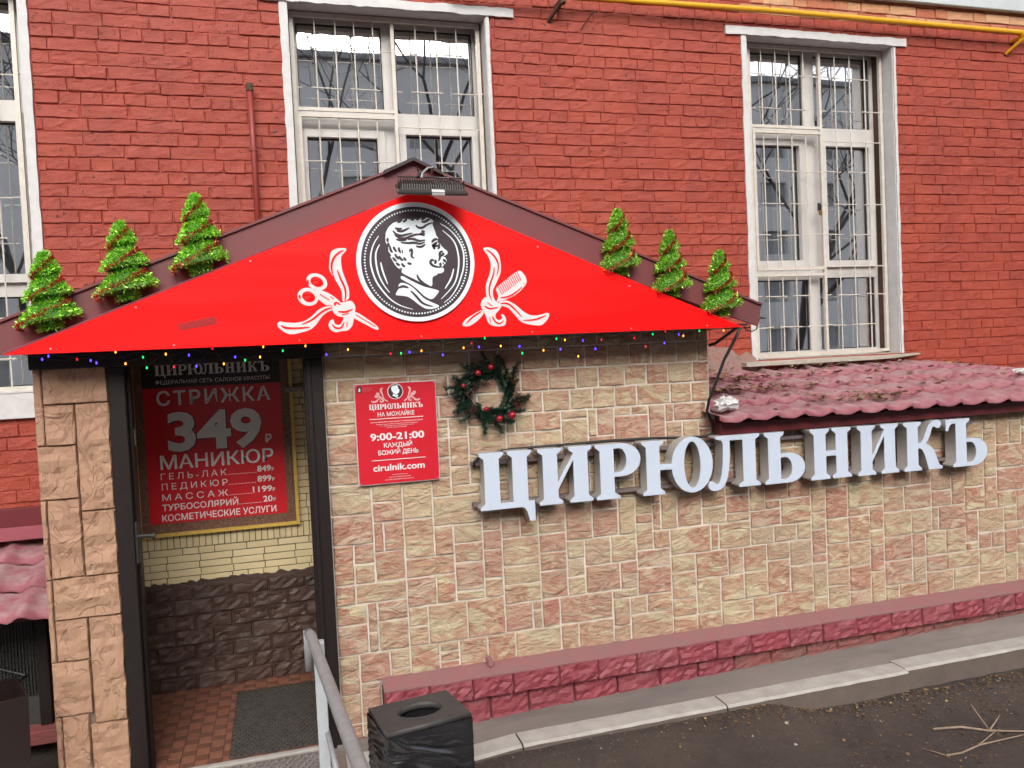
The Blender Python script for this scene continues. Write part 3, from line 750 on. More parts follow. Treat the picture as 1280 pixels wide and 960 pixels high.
w2h = [(.222, .775, 3.615, 4.185), (.865, 1.40, 3.618, 4.185), (.258, .717, 2.59, 3.44), (.906, 1.363, 2.59, 3.471), (.222, .775, 1.89, 2.45), (.865, 1.40, 1.89, 2.45)]
window(.168, 1.448, 1.83, 4.225, .17, 1.446, w2h, w2h[2:4], [.339, .466, .588, .711, .992, 1.132, 1.271], .836, .193, 1.418, [(.47, .53)], (-.004, 1.640), 'slim', 3)
w3h = [(3.562, 4.044, 3.638, 4.19), (4.148, 4.672, 3.630, 4.19), (3.576, 3.982, 2.59, 3.478), (4.223, 4.622, 2.586, 3.482), (3.560, 4.050, 1.885, 2.44), (4.150, 4.672, 1.885, 2.452)]
win3 = window(3.425, 4.722, 1.83, 4.225, 3.43, 4.72, w3h, w3h[2:4], [3.627, 3.752, 3.876, 3.997, 4.280, 4.418, 4.556], 4.134, 3.513, 4.700, [(.28, .34), (.62, .66)], (3.250, 4.840), 'slim', 5)
w1h = [(-2.54, -1.99, 3.612, 4.19), (-1.90, -1.414, 3.612, 4.19), (-2.49, -2.05, 2.57, 3.48), (-1.88, -1.425, 2.575, 3.48), (-2.54, -1.99, 1.905, 2.442), (-1.90, -1.42, 1.905, 2.442)]
window(-2.64, -1.33, 1.86, 4.225, -2.635, -1.335, w1h, w1h[2:4], [-2.46, -2.34, -2.22, -2.10, -1.80, -1.66, -1.52], -1.96, -2.58, -1.390, [(.1, .2)], (-2.80, -1.23), 'block', 8)
w4h = [(a+3.185, b+3.185, c, d) for a, b, c, d in w3h]
window(6.62, 7.9, 1.83, 4.225, 6.625, 7.895, w4h, w4h[2:4], [6.81, 6.93, 7.06, 7.18, 7.46, 7.60, 7.74], 7.31, 6.70, 7.86, [(.3, .4)], (6.44, 8.03), 'slim', 12)

# drain pipe on the wall between the windows
p = MB(); p.tube([(-.078, -.05, 2.30), (-.076, -.052, 3.28), (-.080, -.05, 3.66)], .017, 10)
pipe = p.build('vent_pipe', COPPERR, None, True)
props(pipe, 'thin red painted vertical pipe on the brick wall left of the middle window', 'pipe')
for zz in (3.29, 2.72):
    c = MB(); c.tube([(-.077, -.05, zz-.012), (-.077, -.05, zz+.012)], .023, 10); c.box(-.088, -.066, -.035, .004, zz-.008, zz+.008); c.build('clamp', COPPERR, pipe)
c = MB(); c.tube([(-.080, -.05, 3.645), (-.080, -.05, 3.69)], .022, 10); c.tube([(-.080, -.05, 3.69), (-.080, -.05, 3.695)], [.022, .012], 10); c.build('cap', RUST, pipe)

# gas pipe
gp = MB(); gp.tube([(1.2, -.10, 4.335), (1.99, -.10, 4.352), (3.6, -.10, 4.372), (5.9, -.10, 4.362), (8.5, -.10, 4.35)], .021, 12)
gas = gp.build('gas_pipe', YELPIPE, None, True)
props(gas, 'long bright yellow gas pipe running along the top of the brick wall', 'pipe')
for xx in (1.965, 5.90):
    c = MB(); c.box(xx-.018, xx+.018, -.135, -.085, 4.30, 4.318); c.box(xx-.018, xx+.018, -.085, .0, 4.315, 4.333)
    c.tube([(xx-.02, -.13, 4.30), (xx-.07, -.01, 4.22)], .014, 6)
    c.tube([(xx-.015, -.10, 4.355), (xx+.015, -.10, 4.355)], .027, 12)
    c.build('pipe_bracket', YELPIPE if xx > 3 else RUST, gas)
n_ = MB(); n_.tube([(2.183, -.09, 4.262), (2.13, .0, 4.18)], .005, 6); n_.tube([(2.190, -.10, 4.272), (2.181, -.088, 4.26)], .009, 6)
props(n_.build('iron_peg', RUST), 'rusty iron peg sticking out of the wall below the yellow pipe', 'peg')

# padlock on the grille of the right window
pl = thing('padlock', 'small brass and black padlock hanging on the right window grille', 'padlock', (4.085, .085, 2.955))
c = MB(); c.bbox(4.073, 4.097, .076, .094, 2.925, 2.962, .003); c.build('body', BRASS, pl)
c = MB(); c.tube([(4.078, .085, 2.960), (4.078, .085, 3.0), (4.085, .085, 3.012), (4.093, .085, 3.0), (4.093, .085, 2.960)], .003, 6); c.build('shackle', BLACK, pl)
c = MB(); c.bbox(4.074, 4.098, .09, .106, 2.96, 3.02, .003); c.build('hasp', BLACK, pl)

# ================================================================== ground
def pave_z(x): return max(0.0, .028*(x-.6))
rng = random.Random(2)
V = []; F = []
xs = [-60, -30, -15, -8, -5, -3, -2] + [-1.5+.12*i for i in range(14)] + [.2+.05*i for i in range(110)] + [6, 7, 9, 12, 20, 40, 80]
ys = [-80, -50, -35, -20, -12, -9, -7, -5.5, -4.5] + [-4+.1*i for i in range(14)] + [-2.6+.04*i for i in range(28)] + [-1.45, -1.0]
def soil_z(x, y):
    d = -1.5 - y
    base = -.098 - .035*min(1, max(0, d)/.5)
    base += .035*max(0, 1-abs(d-.10)/.16)       # crumbs heaped against the kerb
    if x < 2.75 and d < .5:      # on the left the soil is banked up against the kerb
        k_ = min(1, (2.75-x)/.3)*max(0, 1-max(0, d)/.45)
        base += k_*(.078 + (.09*min(0, x-1.06)))
    return base + .016*noise.noise(Vector((x*2.2, y*2.2, 0))) + .007*noise.noise(Vector((x*9, y*9, 3))) + .004*noise.noise(Vector((x*26, y*26, 7)))
for y in ys:
    for x in xs: V.append((x, y, soil_z(x, y)))
nx = len(xs)
for j in range(len(ys)-1):
    for i in range(nx-1):
        a = j*nx+i; F.append((a, a+1, a+nx+1, a+nx))
o = ob('ground', mesh('ground', V, F, SOIL, True)); o['kind'] = 'structure'
# a plain sheet under the building side
V = []; F = []
g = MB(); g.add([(-60, -1.0, -.12), (80, -1.0, -.12), (80, 60, -.12), (-60, 60, -.12)], [(0, 1, 2, 3)])
o = g.build('terrain', SOIL); o['kind'] = 'structure'

# pavement strip, rising gently to the right
V = []; F = []
xx = [.18+.25*i for i in range(30)]
for x in xx:
    for q, y in enumerate((-1.34, -1.28, -1.20, -1.10)):
        e0 = .012 + min(0, .09*(x-1.06))
        V.append((x, y, e0 + (pave_z(x)-e0 + .01)*q/3.0 + .003*noise.noise(Vector((x*3, y*5, 1)))))
for i in range(len(xx)-1):
    for q in range(3):
        a = i*4+q; F.append((a, a+4, a+5, a+1))
o = ob('pavement', mesh('pavement', V, F, PAVE, True)); o['kind'] = 'structure'
# landing and ramp before the door
lnd = struct('landing', (0, -1.5, 0))
g = MB(); g.box(-3.5, .60, -3.6, -1.09, -.14, -.012); g.build('slab', CONC, lnd)

# kerbstones
kerb = struct('kerb', (2, -1.42, 0))
kx = [-.1, 1.065, 2.215, 3.40, 4.55, 5.7, 6.85, 8.0]
for i in range(len(kx)-1):
    rg = random.Random(i+30)
    dy = .03 if kx[i] >= 3.3 else 0.0
    x0, x1 = kx[i]+.004, kx[i+1]-.004
    n = 14; V = []; F = []
    prof = [(-1.478, -.16), (-1.480, .000), (-1.466, .012), (-1.345, .014), (-1.335, .004), (-1.335, -.16)]
    kz = lambda x: (.006*(x-1) if x > 1.06 else .09*(x-1.06))
    for a in range(n+1):
        x = x0+(x1-x0)*a/n
        for q, (yy, zz) in enumerate(prof):
            j = rg.uniform(-.0012, .0012)
            V.append((x, yy+dy+(j if q in (1, 2) else 0), zz+kz(x)+(j if q in (1, 2, 3) else 0)))
    m = len(prof)
    for a in range(n):
        for q in range(m-1):
            F.append((a*m+q, (a+1)*m+q, (a+1)*m+q+1, a*m+q+1))
    F += [tuple(range(m-1, -1, -1)), tuple(n*m+q for q in range(m))]
    me = mesh('kerbstone', V, F, KERBDARK)
    me.materials.append(KERB)
    for p_ in me.polygons:
        if p_.normal.z > .5 or (abs(p_.normal.z) > .3): p_.material_index = 1
    ob('kerbstone', me, kerb, (0, 0, 0))

# ================================================================== stone clad annex wall
ann = thing('stone_clad_wall', 'low basement wall clad in cream and rust veined stone blocks behind the white letters', 'wall', (2.4, -1.05, 0))
g = MB(); g.box(.212, 2.412, -1.062, -.86, -.06, 2.06); g.box(2.412, 9.0, -1.062, -.86, -.06, 1.55)
g.build('mortar_bed', JOINT, ann)
rng = random.Random(21)
CW = .0530; CHH = .0520
X0, Z0 = .214, -.03
NX = int((7.0-X0)/CW); NZ = 32
grid = [[0]*NZ for _ in range(NX)]
def ok_cell(i, j):
    if i < 0 or j < 0 or i >= NX or j >= NZ: return False
    x = X0+i*CW+CW/2; zz = Z0+j*CHH+CHH/2
    if zz < .275 and x > .44: return False
    if x > 2.41 and zz > 1.54: return False
    return grid[i][j] == 0
sizes = [((3, 2), 4), ((2, 2), 3), ((2, 3), 3), ((3, 3), 5), ((4, 2), 3), ((4, 3), 4), ((1, 3), .7), ((2, 1), .8), ((3, 1), .8), ((5, 3), 1.0), ((3, 4), 1.4), ((2, 4), 1.2), ((4, 4), .5), ((1, 2), .4), ((1, 1), .1)]
spool = {}
def sblock(wd, hd):
    key = (round(wd, 3), round(hd, 3))
    if key not in spool:
        spool[key] = []
        for v in range(4):
            nxx = 4 if wd < .1 else 6 if wd < .2 else 7
            nzz = 3 if hd < .07 else 4 if hd < .14 else 6
            g_ = block_geo(wd, hd, .03, .008, nxx, nzz, .004, .0015, rng, 11, .8)
            spool[key].append((g_, mesh('stone', g_[0], g_[1], STONE)))
    return rng.choice(spool[key])
items = []
def add_stone(a, b, c, d):
    jt = .0095
    wd, hd = b-a-jt, d-c-jt
    g_, me = sblock(wd, hd)
    xc, zc = (a+b)/2, (c+d)/2
    vis = in_view(xc, -1.07, zc, 10)
    items.append(((0 if vis else 1000)+math.hypot(xc, 4.2)*10-(b-a)*(d-c)*900, g_, me, (xc, -1.066+rng.uniform(-.0025, .0015), zc), (rng.gauss(0, .008), rng.gauss(0, .004), 0), (1, 1, 1)))
for j in range(NZ):
    for i in range(NX):
        if not ok_cell(i, j): continue
        opts = list(sizes)
        while True:
            ch = rng.choices(opts, [s[1] for s in opts])[0]
            (a, b), _ = ch
            if all(ok_cell(i+p, j+q) for p in range(a) for q in range(b)): break
            opts.remove(ch)
            if not opts: a = b = 1; break
        run = 0
        while ok_cell(i+run, j): run += 1
        if run-a == 1 and all(ok_cell(i+a, j+q) for q in range(b)): a += 1
        for p in range(a):
            for q in range(b): grid[i+p][j+q] = 1
        top = Z0+(j+b)*CHH + 0
        add_stone(X0+i*CW, X0+(i+a)*CW, Z0+j*CHH, min(top, 1.545 if X0+i*CW > 2.40 else top))
# regular coursed tiles high under the canopy
zt = Z0+NZ*CHH
r = 0
while zt < 2.05:
    h = .118
    x = .214 - (.07 if r % 2 else 0)
    while x < 2.40:
        L = rng.choice((.135, .16, .135, .21))
        a, b = max(x, .214), min(x+L, 2.412)
        if 2.412-b < .05: b = 2.412
        if b-a > .03: add_stone(a, b, zt, min(zt+h, 2.055))
        x = b if b < 2.412 else 3
    zt += h; r += 1
place_pieces(items, 'stone', ann, STONE, 300, 'stones')

# rose painted plinth
pl = thing('plinth', 'rose red painted plinth of rough blocks along the foot of the stone wall', 'plinth', (2.4, -1.15, 0))
g = MB()
V = []; F = []; n = 60
for i in range(n+1):
    x = .425+(7.2-.425)*i/n
    V += [(x, -1.03, .302), (x, -1.09, .297+.002*noise.noise(Vector((x*4, 0, 0)))), (x, -1.192+.004*noise.noise(Vector((x*6, 2, 0))), .270), (x, -1.192, .262)]
for i in range(n):
    for q in range(3): F.append((i*4+q, i*4+q+4, i*4+q+5, i*4+q+1)[::-1])
g.add(V, F); g.box(.428, 7.2, -1.125, -1.03, -.03, .262); g.box(.428, 7.2, -1.178, -1.03, .165, .262)
g.build('ledge', ROSEFLAT, pl)
rng = random.Random(5)
x = .425; k = 0
rpool = [block_geo(.235, .115, .05, .014, 9, 6, .006, .003, rng, 24) for _ in range(7)]
rme = [mesh('block', g_[0], g_[1], ROSE, False) for g_ in rpool]
lme = [mesh('block', g_[0], g_[1], ROSELOW, False) for g_ in rpool]
while x < 7.1:
    L = rng.uniform(.22, .265)
    zt = .268; zb = .268-.118
    ob('block', rng.choice(rme), pl, (x+L/2, -1.186, (zt+zb)/2), (rng.gauss(0, .02), 0, 0), ((L-.005)/.235, 1, .98))
    x += L
x = .425-.12
while x < 7.1:
    L = rng.uniform(.21, .27)
    a = max(x, .425)
    zb = pave_z(x+L/2)-.015
    hgt = .152-zb
    if hgt > .02:
        ob('block', rng.choice(lme if x > 2.3 else rme), pl, ((a+x+L)/2, -1.142, (.152+zb)/2), (rng.gauss(0, .02), rng.gauss(0, .01), 0), ((x+L-a-.006)/.235, 1, hgt/.117))
    x += L
c = MB(); c.tube([(1.005, -1.07, .318), (1.005, -1.135, .308)], .016, 10); c.tube([(1.005, -1.136, .308), (1.005, -1.138, .308)], [.017, .011], 10); c.build('drain_stub', ROSEFLAT, pl)

# ================================================================== porch: pillar, frame, inner walls
pil = thing('stone_pillar', 'pillar clad in tan cast slate tiles left of the doorway', 'pillar', (-.94, -1.0, 0))
g = MB(); g.box(-1.098, -.782, -1.078, -.90, -.03, 2.05); g.build('core', PJOINT, pil)
PT = [(-1.06, -.782, 1.822, 2.05), (-1.10, -1.06, 1.63, 2.05), (-1.06, -.93, 1.63, 1.822), (-.93, -.782, 1.313, 1.822), (-1.10, -.93, 1.377, 1.63),
      (-1.072, -.93, 1.007, 1.377), (-1.10, -1.072, 1.0, 1.377), (-.93, -.782, 1.005, 1.313), (-1.072, -.782, .808, 1.006), (-1.10, -1.072, .612, 1.0),
      (-1.072, -.93, .612, .808), (-.93, -.782, .298, .808), (-1.10, -.93, .353, .612), (-1.07, -.95, -.02, .353), (-1.10, -1.07, -.02, .353), (-.95, -.782, -.02, .298)]
rng = random.Random(77)
for a, b, c, d in PT:
    wd, hd = b-a-.005, d-c-.005
    g_ = block_geo(wd, hd, .03, .016 if wd > .06 else .006, max(3, min(9, int(wd/.022))), max(4, min(16, int(hd/.025))), .0045, .0018, rng, 9, .9)
    ob('stone_tile', mesh('stone_tile', g_[0], g_[1], PILLAR, False), pil, ((a+b)/2, -1.092, (c+d)/2))
g = MB()
for j in range(11):
    for q, (ya, yb) in enumerate(((-.895, -.5), (-.495, -.1))):
        g.box(-1.104, -1.099, ya+(.1 if j % 2 else 0), yb+(.1 if j % 2 else 0), .02+j*.185, .198+j*.185)
g.build('side_tiles', PILLAR, pil)
g = MB(); g.box(-1.098, -1.02, -.90, .0, -.03, 2.05); g.build('side_wall', PJOINT, pil)

fr = thing('door_frame', 'open dark brown steel door frame at the porch entrance', 'door frame', (-.28, -1.05, 0))
g = MB(); g.bbox(-.778, -.703, -1.118, -1.0, -.01, 1.985, .004); g.build('jamb', FRAME, fr)
g = MB(); g.bbox(.116, .21, -1.118, -1.0, -.01, 1.985, .004); g.build('jamb', FRAME, fr)
g = MB(); g.bbox(.128, .152, -1.130, -1.117, .0, 1.98, .003); g.build('rebate', FRAME, fr)
g = MB(); g.bbox(-1.10, .215, -1.135, -1.0, 1.986, 2.06, .004); g.build('lintel', FRAME, fr)
g = MB(); g.box(-.702, -.690, -1.07, -1.0, .0, 1.985); g.build('door_edge', FRAME, fr)
h = MB(); h.bbox(-.700, -.686, -1.128, -1.085, 1.045, 1.245, .004); hp = h.build('lock_plate', BLACK, fr)
h = MB(); h.tube([(-.688, -1.12, 1.175), (-.655, -1.125, 1.175), (-.615, -1.125, 1.172)], .010, 8); h.tube([(-.622, -1.125, 1.172), (-.610, -1.125, 1.171)], .015, 8); h.build('lever', BLACK, hp)
g = MB(); g.bbox(-.70, -.689, -1.03, -1.01, 1.60, 1.68, .003); g.build('hinge', PVC, fr)

inn = thing('porch_back_wall', 'pale yellow brick wall with a brown painted stone foot inside the porch', 'wall', (-.3, -.02, 0))
g = MB(); g.box(-1.02, .42, -.022, -.008, .64, 2.2); g.build('pale_joint_bed', PALEJ, inn)
g = MB(); g.box(-1.02, .42, -.030, -.008, -.02, .66); g.build('brown_bed', BROWN, inn)
rng = random.Random(31)
ppool = {}
for kd, (L, H) in {'y': (.185, .040), 'h': (.088, .040), 'f': (.033, .088)}.items():
    ppool[kd] = [(lambda g_: (g_, mesh('brick', g_[0], g_[1], PALE)))(block_geo(L, H, .014, .002, 3, 2, .003, .001, rng, 20)) for _ in range(6)]
items = []
z = .655; k = 0
while z < 2.15:
    if .868 < z < .90 or 1.995 < z < 2.02:
        x = -1.0
        while x < .40:
            g_, me = rng.choice(ppool['f'])
            items.append((abs(x+.3), g_, me, (x+.018, -.024, z+.046), (0, rng.gauss(0, .01), 0), (1, 1, 1)))
            x += .0365
        z += .094; continue
    x = -1.0 - (.09 if k % 2 else 0)
    while x < .40:
        kd = 'h' if rng.random() < .2 else 'y'
        g_, me = rng.choice(ppool[kd])
        L = .185 if kd == 'y' else .088
        if x+L > -1.0 and x < .38:
            hid = -.80 < x+L/2 < .02 and z > 1.0
            items.append((5 if hid else 0, g_, me, (x+L/2, -.024+rng.uniform(-.001, .001), z+.021), (0, rng.gauss(0, .005), 0), (1, 1, 1)))
        x += L+.0035
    z += .0435; k += 1
place_pieces(items, 'brick', inn, PALE, 300, 'bricks')
bp = [block_geo(.215, .088, .03, .014, 7, 4, .006, .002, rng, 22) for _ in range(6)]
bme = [mesh('stone', g_[0], g_[1], BROWN) for g_ in bp]
z = 0.0; k = 0
while z < .62:
    x = -1.02-(.11 if k % 2 else 0)
    while x < .40:
        ob('stone', rng.choice(bme), inn, (x+.11, -.036, z+.0455), None, (1, 1, 1)); x += .221
    z += .0925; k += 1
# ragged top edge of the brown paint
g = MB(); pts = []
x = -1.02
while x < .42:
    pts.append((x, .665+rng.choice((0, .004, .012, -.006))+rng.uniform(-.004, .004))); x += rng.uniform(.012, .035)
g.prism([(-1.02, .62)]+pts+[(.42, .66), (.42, .62)], -.042, -.025)
g.build('paint_edge', BROWN, inn)
sd_ = thing('porch_side_walls', 'plain inner side walls and ceiling of the entrance porch', 'porch', (-.3, -.5, 0))
g = MB(); g.box(-1.019, -1.005, -.90, -.03, .655, 2.12); g.build('left_wall', BOUNCEW, sd_)
g = MB(); g.box(-1.019, -1.0051, -.90, -.03, -.02, .655); g.build('left_foot', BROWN, sd_)
g = MB(); g.box(.405, .42, -.86, -.045, .655, 2.12); g.build('right_wall', BOUNCEW, sd_)
g = MB(); g.box(.4051, .42, -.86, -.045, -.02, .655); g.build('right_foot', BROWN, sd_)
g = MB(); g.box(-1.10, 2.41, -1.0, -.002, 2.121, 2.15); g.build('ceiling', BOUNCEW, sd_)
g = MB(); g.box(2.39, 2.41, -.86, .0, 1.0, 2.12); g.build('outer_side', JOINT, sd_)

# floor tiles with raised ribs in alternating directions
fl = struct('porch_floor', (-.3, -.5, 0))
g = MB(); g.box(-1.019, .42, -1.10, -.0, -.03, -.006); g.build('grout_bed', GROUT, fl)
cell = .0665
def ribbed_tile():
    b = MB(); b.box(.0015, 4*cell-.0015, .0015, 4*cell-.0015, -.01, -.001)
    for i in range(4):
        for j in range(4):
            x, y = i*cell, j*cell
            if (i+j) % 2 == 0:
                b.box(x+.002, x+.009, y+.002, y+cell-.002, -.002, .0024)
                for q in range(5): b.box(x+.013+q*.0105, x+.013+q*.0105+.0062, y+.002, y+cell-.002, -.002, .0024)
            else:
                b.box(x+.002, x+cell-.002, y+.002, y+cell-.002, -.002, .0018)
                for q in range(5): b.box(x+.004, x+cell-.004, y+.006+q*.0115, y+.006+q*.0115+.0075, .0015, .0026)
    me = b.me('floor_tile', TERRA); me.materials.append(BROWN)
    for q in range(6): me.polygons[q].material_index = 1
    return me
tm = ribbed_tile()
MATG = plain('dull_grey_mat', (.20, .18, .17), .8, c2=(.14, .12, .11), nscale=10)
for i in range(6):
    for j in range(4):
        ob('floor_tile', tm, fl, (-1.11+i*4*cell, -1.085+j*4*cell, 0))
g = MB(); g.bbox(-.702, .116, -1.115, -1.082, -.01, .006, .003); g.build('threshold', KERB, fl)

def honeycomb(x0, x1, y0, y1, s, z, th, name, matr):
    b = MB(); j = 0
    y = y0
    while y < y1:
        x = x0 + (s*.5 if j % 2 else 0)
        while x < x1-s*.5:
            n = 6; c = [(x+s*.46*cos(pi/6+k*pi/3), y+s*.46*sin(pi/6+k*pi/3)) for k in range(n)]
            d = [(x+s*.34*cos(pi/6+k*pi/3), y+s*.34*sin(pi/6+k*pi/3)) for k in range(n)]
            b.add([(p[0], p[1], z) for p in c]+[(p[0], p[1], z+th) for p in d]+[(p[0]*.45+x*.55, p[1]*.45+y*.55, z+.001) for p in d],
                  [(k, (k+1) % n, n+(k+1) % n, n+k) for k in range(n)]+[(n+k, n+(k+1) % n, 2*n+(k+1) % n, 2*n+k) for k in range(n)])
            x += s
        y += s*.87; j += 1
    return b.build(name, matr)
mat_t = thing('rubber_doormat', 'dark rubber honeycomb doormat lying on the terracotta porch tiles', 'doormat', (-.12, -.63, .004))
g = MB(); g.bbox(-.345, .24, -1.065, -.205, .0036, .009, .002); g.build('backing', RUBBER, mat_t)
o = honeycomb(-.33, .235, -1.05, -.215, .03, .009, .006, 'honeycomb', RUBBER); o.parent = mat_t; o.location = -Vector(mat_t.location); o['kind'] = 'stuff'
mat2 = thing('ramp_mat', 'grey honeycomb mat on the landing outside the threshold', 'doormat', (-.2, -1.5, -.01))
g = MB(); g.bbox(-.80, .215, -2.6, -1.125, -.0115, -.005, .002); g.build('backing', GROUT, mat2)
o = honeycomb(-.785, .20, -2.0, -1.14, .036, -.005, .007, 'honeycomb', MATG); o.parent = mat2; o.location = -Vector(mat2.location); o['kind'] = 'stuff'

# ================================================================== tiled metal roofs
def metal_roof(name, x0, x1, ytop, ybot, ztop, zbot, period, pitch, parent, seed, ztopf=None, amp=.014):
    rg = random.Random(seed)
    nxx = int((x1-x0)/period*12)
    rows = max(2, int(round((ytop-ybot)/pitch)))
    V = []; F = []
    for rr in range(rows):
        ya = ytop+(ybot-ytop)*rr/rows; yb = ytop+(ybot-ytop)*(rr+1)/rows
        for q in range(4):
            t = q/3.0
            for i in range(nxx+1):
                x = x0+(x1-x0)*i/nxx
                ph = 2*pi*(x-x0)/period
                wv = amp*(.75*cos(ph)+.3*cos(2*ph+.6))
                y = ya+(yb-ya)*t
                scal = .022*cos(ph+.5)*(t > .9)+.010*noise.noise(Vector((x*5, rr*3.3, 2)))*(t > .9)        # the lower edge of each row runs in scallops
                zt = ztopf(x) if ztopf else ztop
                g0 = (ytop-y)/(ytop-ybot)
                z = zt+(zbot-zt)*g0+wv+.024*t-.012+.007*noise.noise(Vector((x*1.3, y*3, seed)))+.003*noise.noise(Vector((x*9, y*9, seed)))
                V.append((x, y-scal, z))
        # turned down lip of the row
        for i in range(nxx+1):
            v = V[len(V)-(nxx+1)]
            V.append((v[0], v[1]+.004, v[2]-.024))
    W = nxx+1
    R = 5
    for rr in range(rows):
        for q in range(4):
            for i in range(nxx):
                a = (rr*R+q)*W+i; F.append((a, a+W, a+W+1, a+1))
    return mesh(name, V, F, TILEM, True)
rf = thing('tiled_roof', 'dusty burgundy metal tile roof strewn with dead leaves above the white letters', 'roof', (4, -.6, 1.6))
ztf = lambda x: 1.775-.14*min(1.3, max(0, (x-4.85)/1.1))
me = metal_roof('roof_sheet', 2.345, 8.2, .0, -1.27, 1.77, 1.535, .186, .36, rf, 3, ztf)
ob('roof_sheet', me, rf, (0, 0, 0))
g = MB(); g.bbox(2.42, 8.0, -1.165, -1.075, 1.435, 1.508, .005); g.build('fascia_board', BURG, rf)
g = MB(); g.box(2.42, 8.0, -1.16, -.05, 1.4955, 1.4995) ; g.build('soffit', BURG, rf)
g = MB()
V = [(2.44, -1.165, 1.506), (2.44, -1.10, 1.56), (2.44, -.0, 1.74), (2.44, -.0, 1.5), (2.46, -1.165, 1.506), (2.46, -1.10, 1.56), (2.46, -.0, 1.74), (2.46, -.0, 1.5)]
g.add(V, [(0, 1, 2, 3), (7, 6, 5, 4), (0, 4, 5, 1), (1, 5, 6, 2)]); g.build('end_board', BURG, rf)
rl = thing('small_tiled_roof', 'pinkish metal tile roof over the basement door at the left edge', 'roof', (-1.9, -.4, .9))
me = metal_roof('roof_sheet', -3.6, -1.112, -.02, -.80, 1.03, .765, .21, .26, rl, 8, None, .02)
ob('roof_sheet', me, rl, (0, 0, 0))
g = MB(); g.bbox(-3.6, -1.112, -.055, -.0, 1.098, 1.205, .004); g.build('flashing', BURG, rl)
g = MB(); g.add([(-3.6, -.056, 1.10), (-1.112, -.056, 1.10), (-1.112, -.15, 1.045), (-3.6, -.15, 1.045), (-3.6, -.15, 1.038), (-1.112, -.15, 1.038)], [(3, 2, 1, 0), (4, 5, 2, 3)]); g.build('apron', BURGL, rl)
g = MB()
g.box(-3.6, -1.112, -.62, -.60, .70, .735); g.box(-3.6, -1.112, -.60, -.01, .70, .705); g.build('eave_board', BURG, rl)

# leaf litter on the big roof
rng = random.Random(50)
V = []; F = []
def roof_z(x, y): return ztf(x)+(1.535-ztf(x))*(-y/1.27)
def leaf(x, y, z, s):
    a = rng.uniform(0, 2*pi); t = rng.uniform(-.7, .7)
    n = len(V)
    c, s_ = cos(a), sin(a)
    P = [(-1, 0, 0), (-.3, .45, .2*rng.random()), (.6, .35, .1), (1, 0, .3*rng.random()), (.5, -.4, .15), (-.4, -.42, .1)]
    for px, py, pz in P:
        px *= s; py *= s; pz = pz*s+t*py
        V.append((x+px*c-py*s_, y+px*s_+py*c, z+pz))
    F.append((n, n+1, n+2, n+3)); F.append((n, n+3, n+4, n+5))
for cx, cy, sx, sy, cnt in ((2.75, -.35, .35, .06, 260), (2.7, -.70, .3, .02, 160), (3.3, -.36, .5, .02, 120), (3.9, -.70, .8, .02, 70), (3.2, -.95, .5, .1, 60), (2.9, -.65, .45, .06, 220), (3.45, -1.05, .22, .05, 170), (3.1, -.08, .5, .06, 60), (4.1, -.12, .5, .07, 90), (3.9, -.06, .12, .04, 60), (3.6, -.6, 1.0, .4, 90), (5.2, -.2, .5, .12, 60), (5.1, -.9, .5, .2, 40)):
    for _ in range(cnt):
        x = rng.gauss(cx, sx); y = rng.gauss(cy, sy)
        if not (2.38 < x < 7 and -1.26 < y < -.01): continue
        leaf(x, y, roof_z(x, y)+.016+rng.uniform(0, .012), rng.choice((.008, .012, .018, .026)))
o = ob('leaf_litter', mesh('leaf_litter', V, F, LEAF)); props(o, 'brown and yellow dead leaves scattered over the big tiled roof', 'leaves', None, 'stuff')

# crumpled tissue on the roof
bm = bmesh.new(); bmesh.ops.create_icosphere(bm, subdivisions=4, radius=1)
for v in bm.verts:
    n = noise.noise(v.co*1.7+Vector((3, 1, 5)))*.5+noise.noise(v.co*4.5)*.30+noise.noise(v.co*11)*.10
    v.co = Vector((v.co.x*.066, v.co.y*.05, v.co.z*.044))*(1+n)
me = bpy.data.meshes.new('paper_rag'); bm.to_mesh(me); bm.free(); me.materials.append(RAG)
o = ob('paper_rag', me, None, (2.465, -1.15, 1.615)); props(o, 'crumpled white rag lying on the left corner of the tiled roof', 'rag')
bm = bmesh.new(); bmesh.ops.create_icosphere(bm, subdivisions=3, radius=1)
for v in bm.verts:
    v.co = Vector((v.co.x*.05, v.co.y*.03, v.co.z*.02))*(1+.6*noise.noise(v.co*3)+.3*noise.noise(v.co*9))
me = bpy.data.meshes.new('paper_scrap'); bm.to_mesh(me); bm.free(); me.materials.append(RAG)
o = ob('paper_scrap', me, None, (5.22, -.62, 1.665)); props(o, 'flat scrap of white paper on the tiled roof at the right edge', 'paper')

# ================================================================== basement entrance at the left edge
bd = thing('basement_door', 'grey green steel mesh door under the small pink tiled roof', 'door', (-1.9, -.3, 0))
g = MB(); g.box(-3.2, -1.34, -.30, -.27, .02, .70); g.build('sheet', DOORG, bd)
g = MB()
for i in range(60): g.box(-2.3+i*.016, -2.296+i*.016, -.312, -.304, .2, .68)
for i in range(30): g.box(-2.3, -1.35, -.309, -.305, .2+i*.016, .203+i*.016)
g.build('wire_mesh', BLACK, bd)
for pts in ([(-1.62, -.33, .70), (-1.60, -.33, .40), (-1.43, -.33, .33), (-1.58, -.33, .24), (-1.59, -.33, .04)], [(-1.80, -.33, .70), (-1.77, -.33, .03)]):
    g = MB(); g.tube(pts, .009, 5); g.build('iron_scroll', DOORG, bd)
g = MB(); g.bbox(-1.36, -1.30, -.36, -.26, -.02, .72, .004); g.build('post', FRAME, bd)
g = MB(); g.bbox(-1.62, -1.12, -.44, -.32, -.03, .045, .005); g.build('step', ROSELOW, bd)
lb = thing('dark_litter_bin', 'open dark brown metal bin at the left edge beside the pillar', 'bin', (-1.37, -1.20, -.012), radians(24))
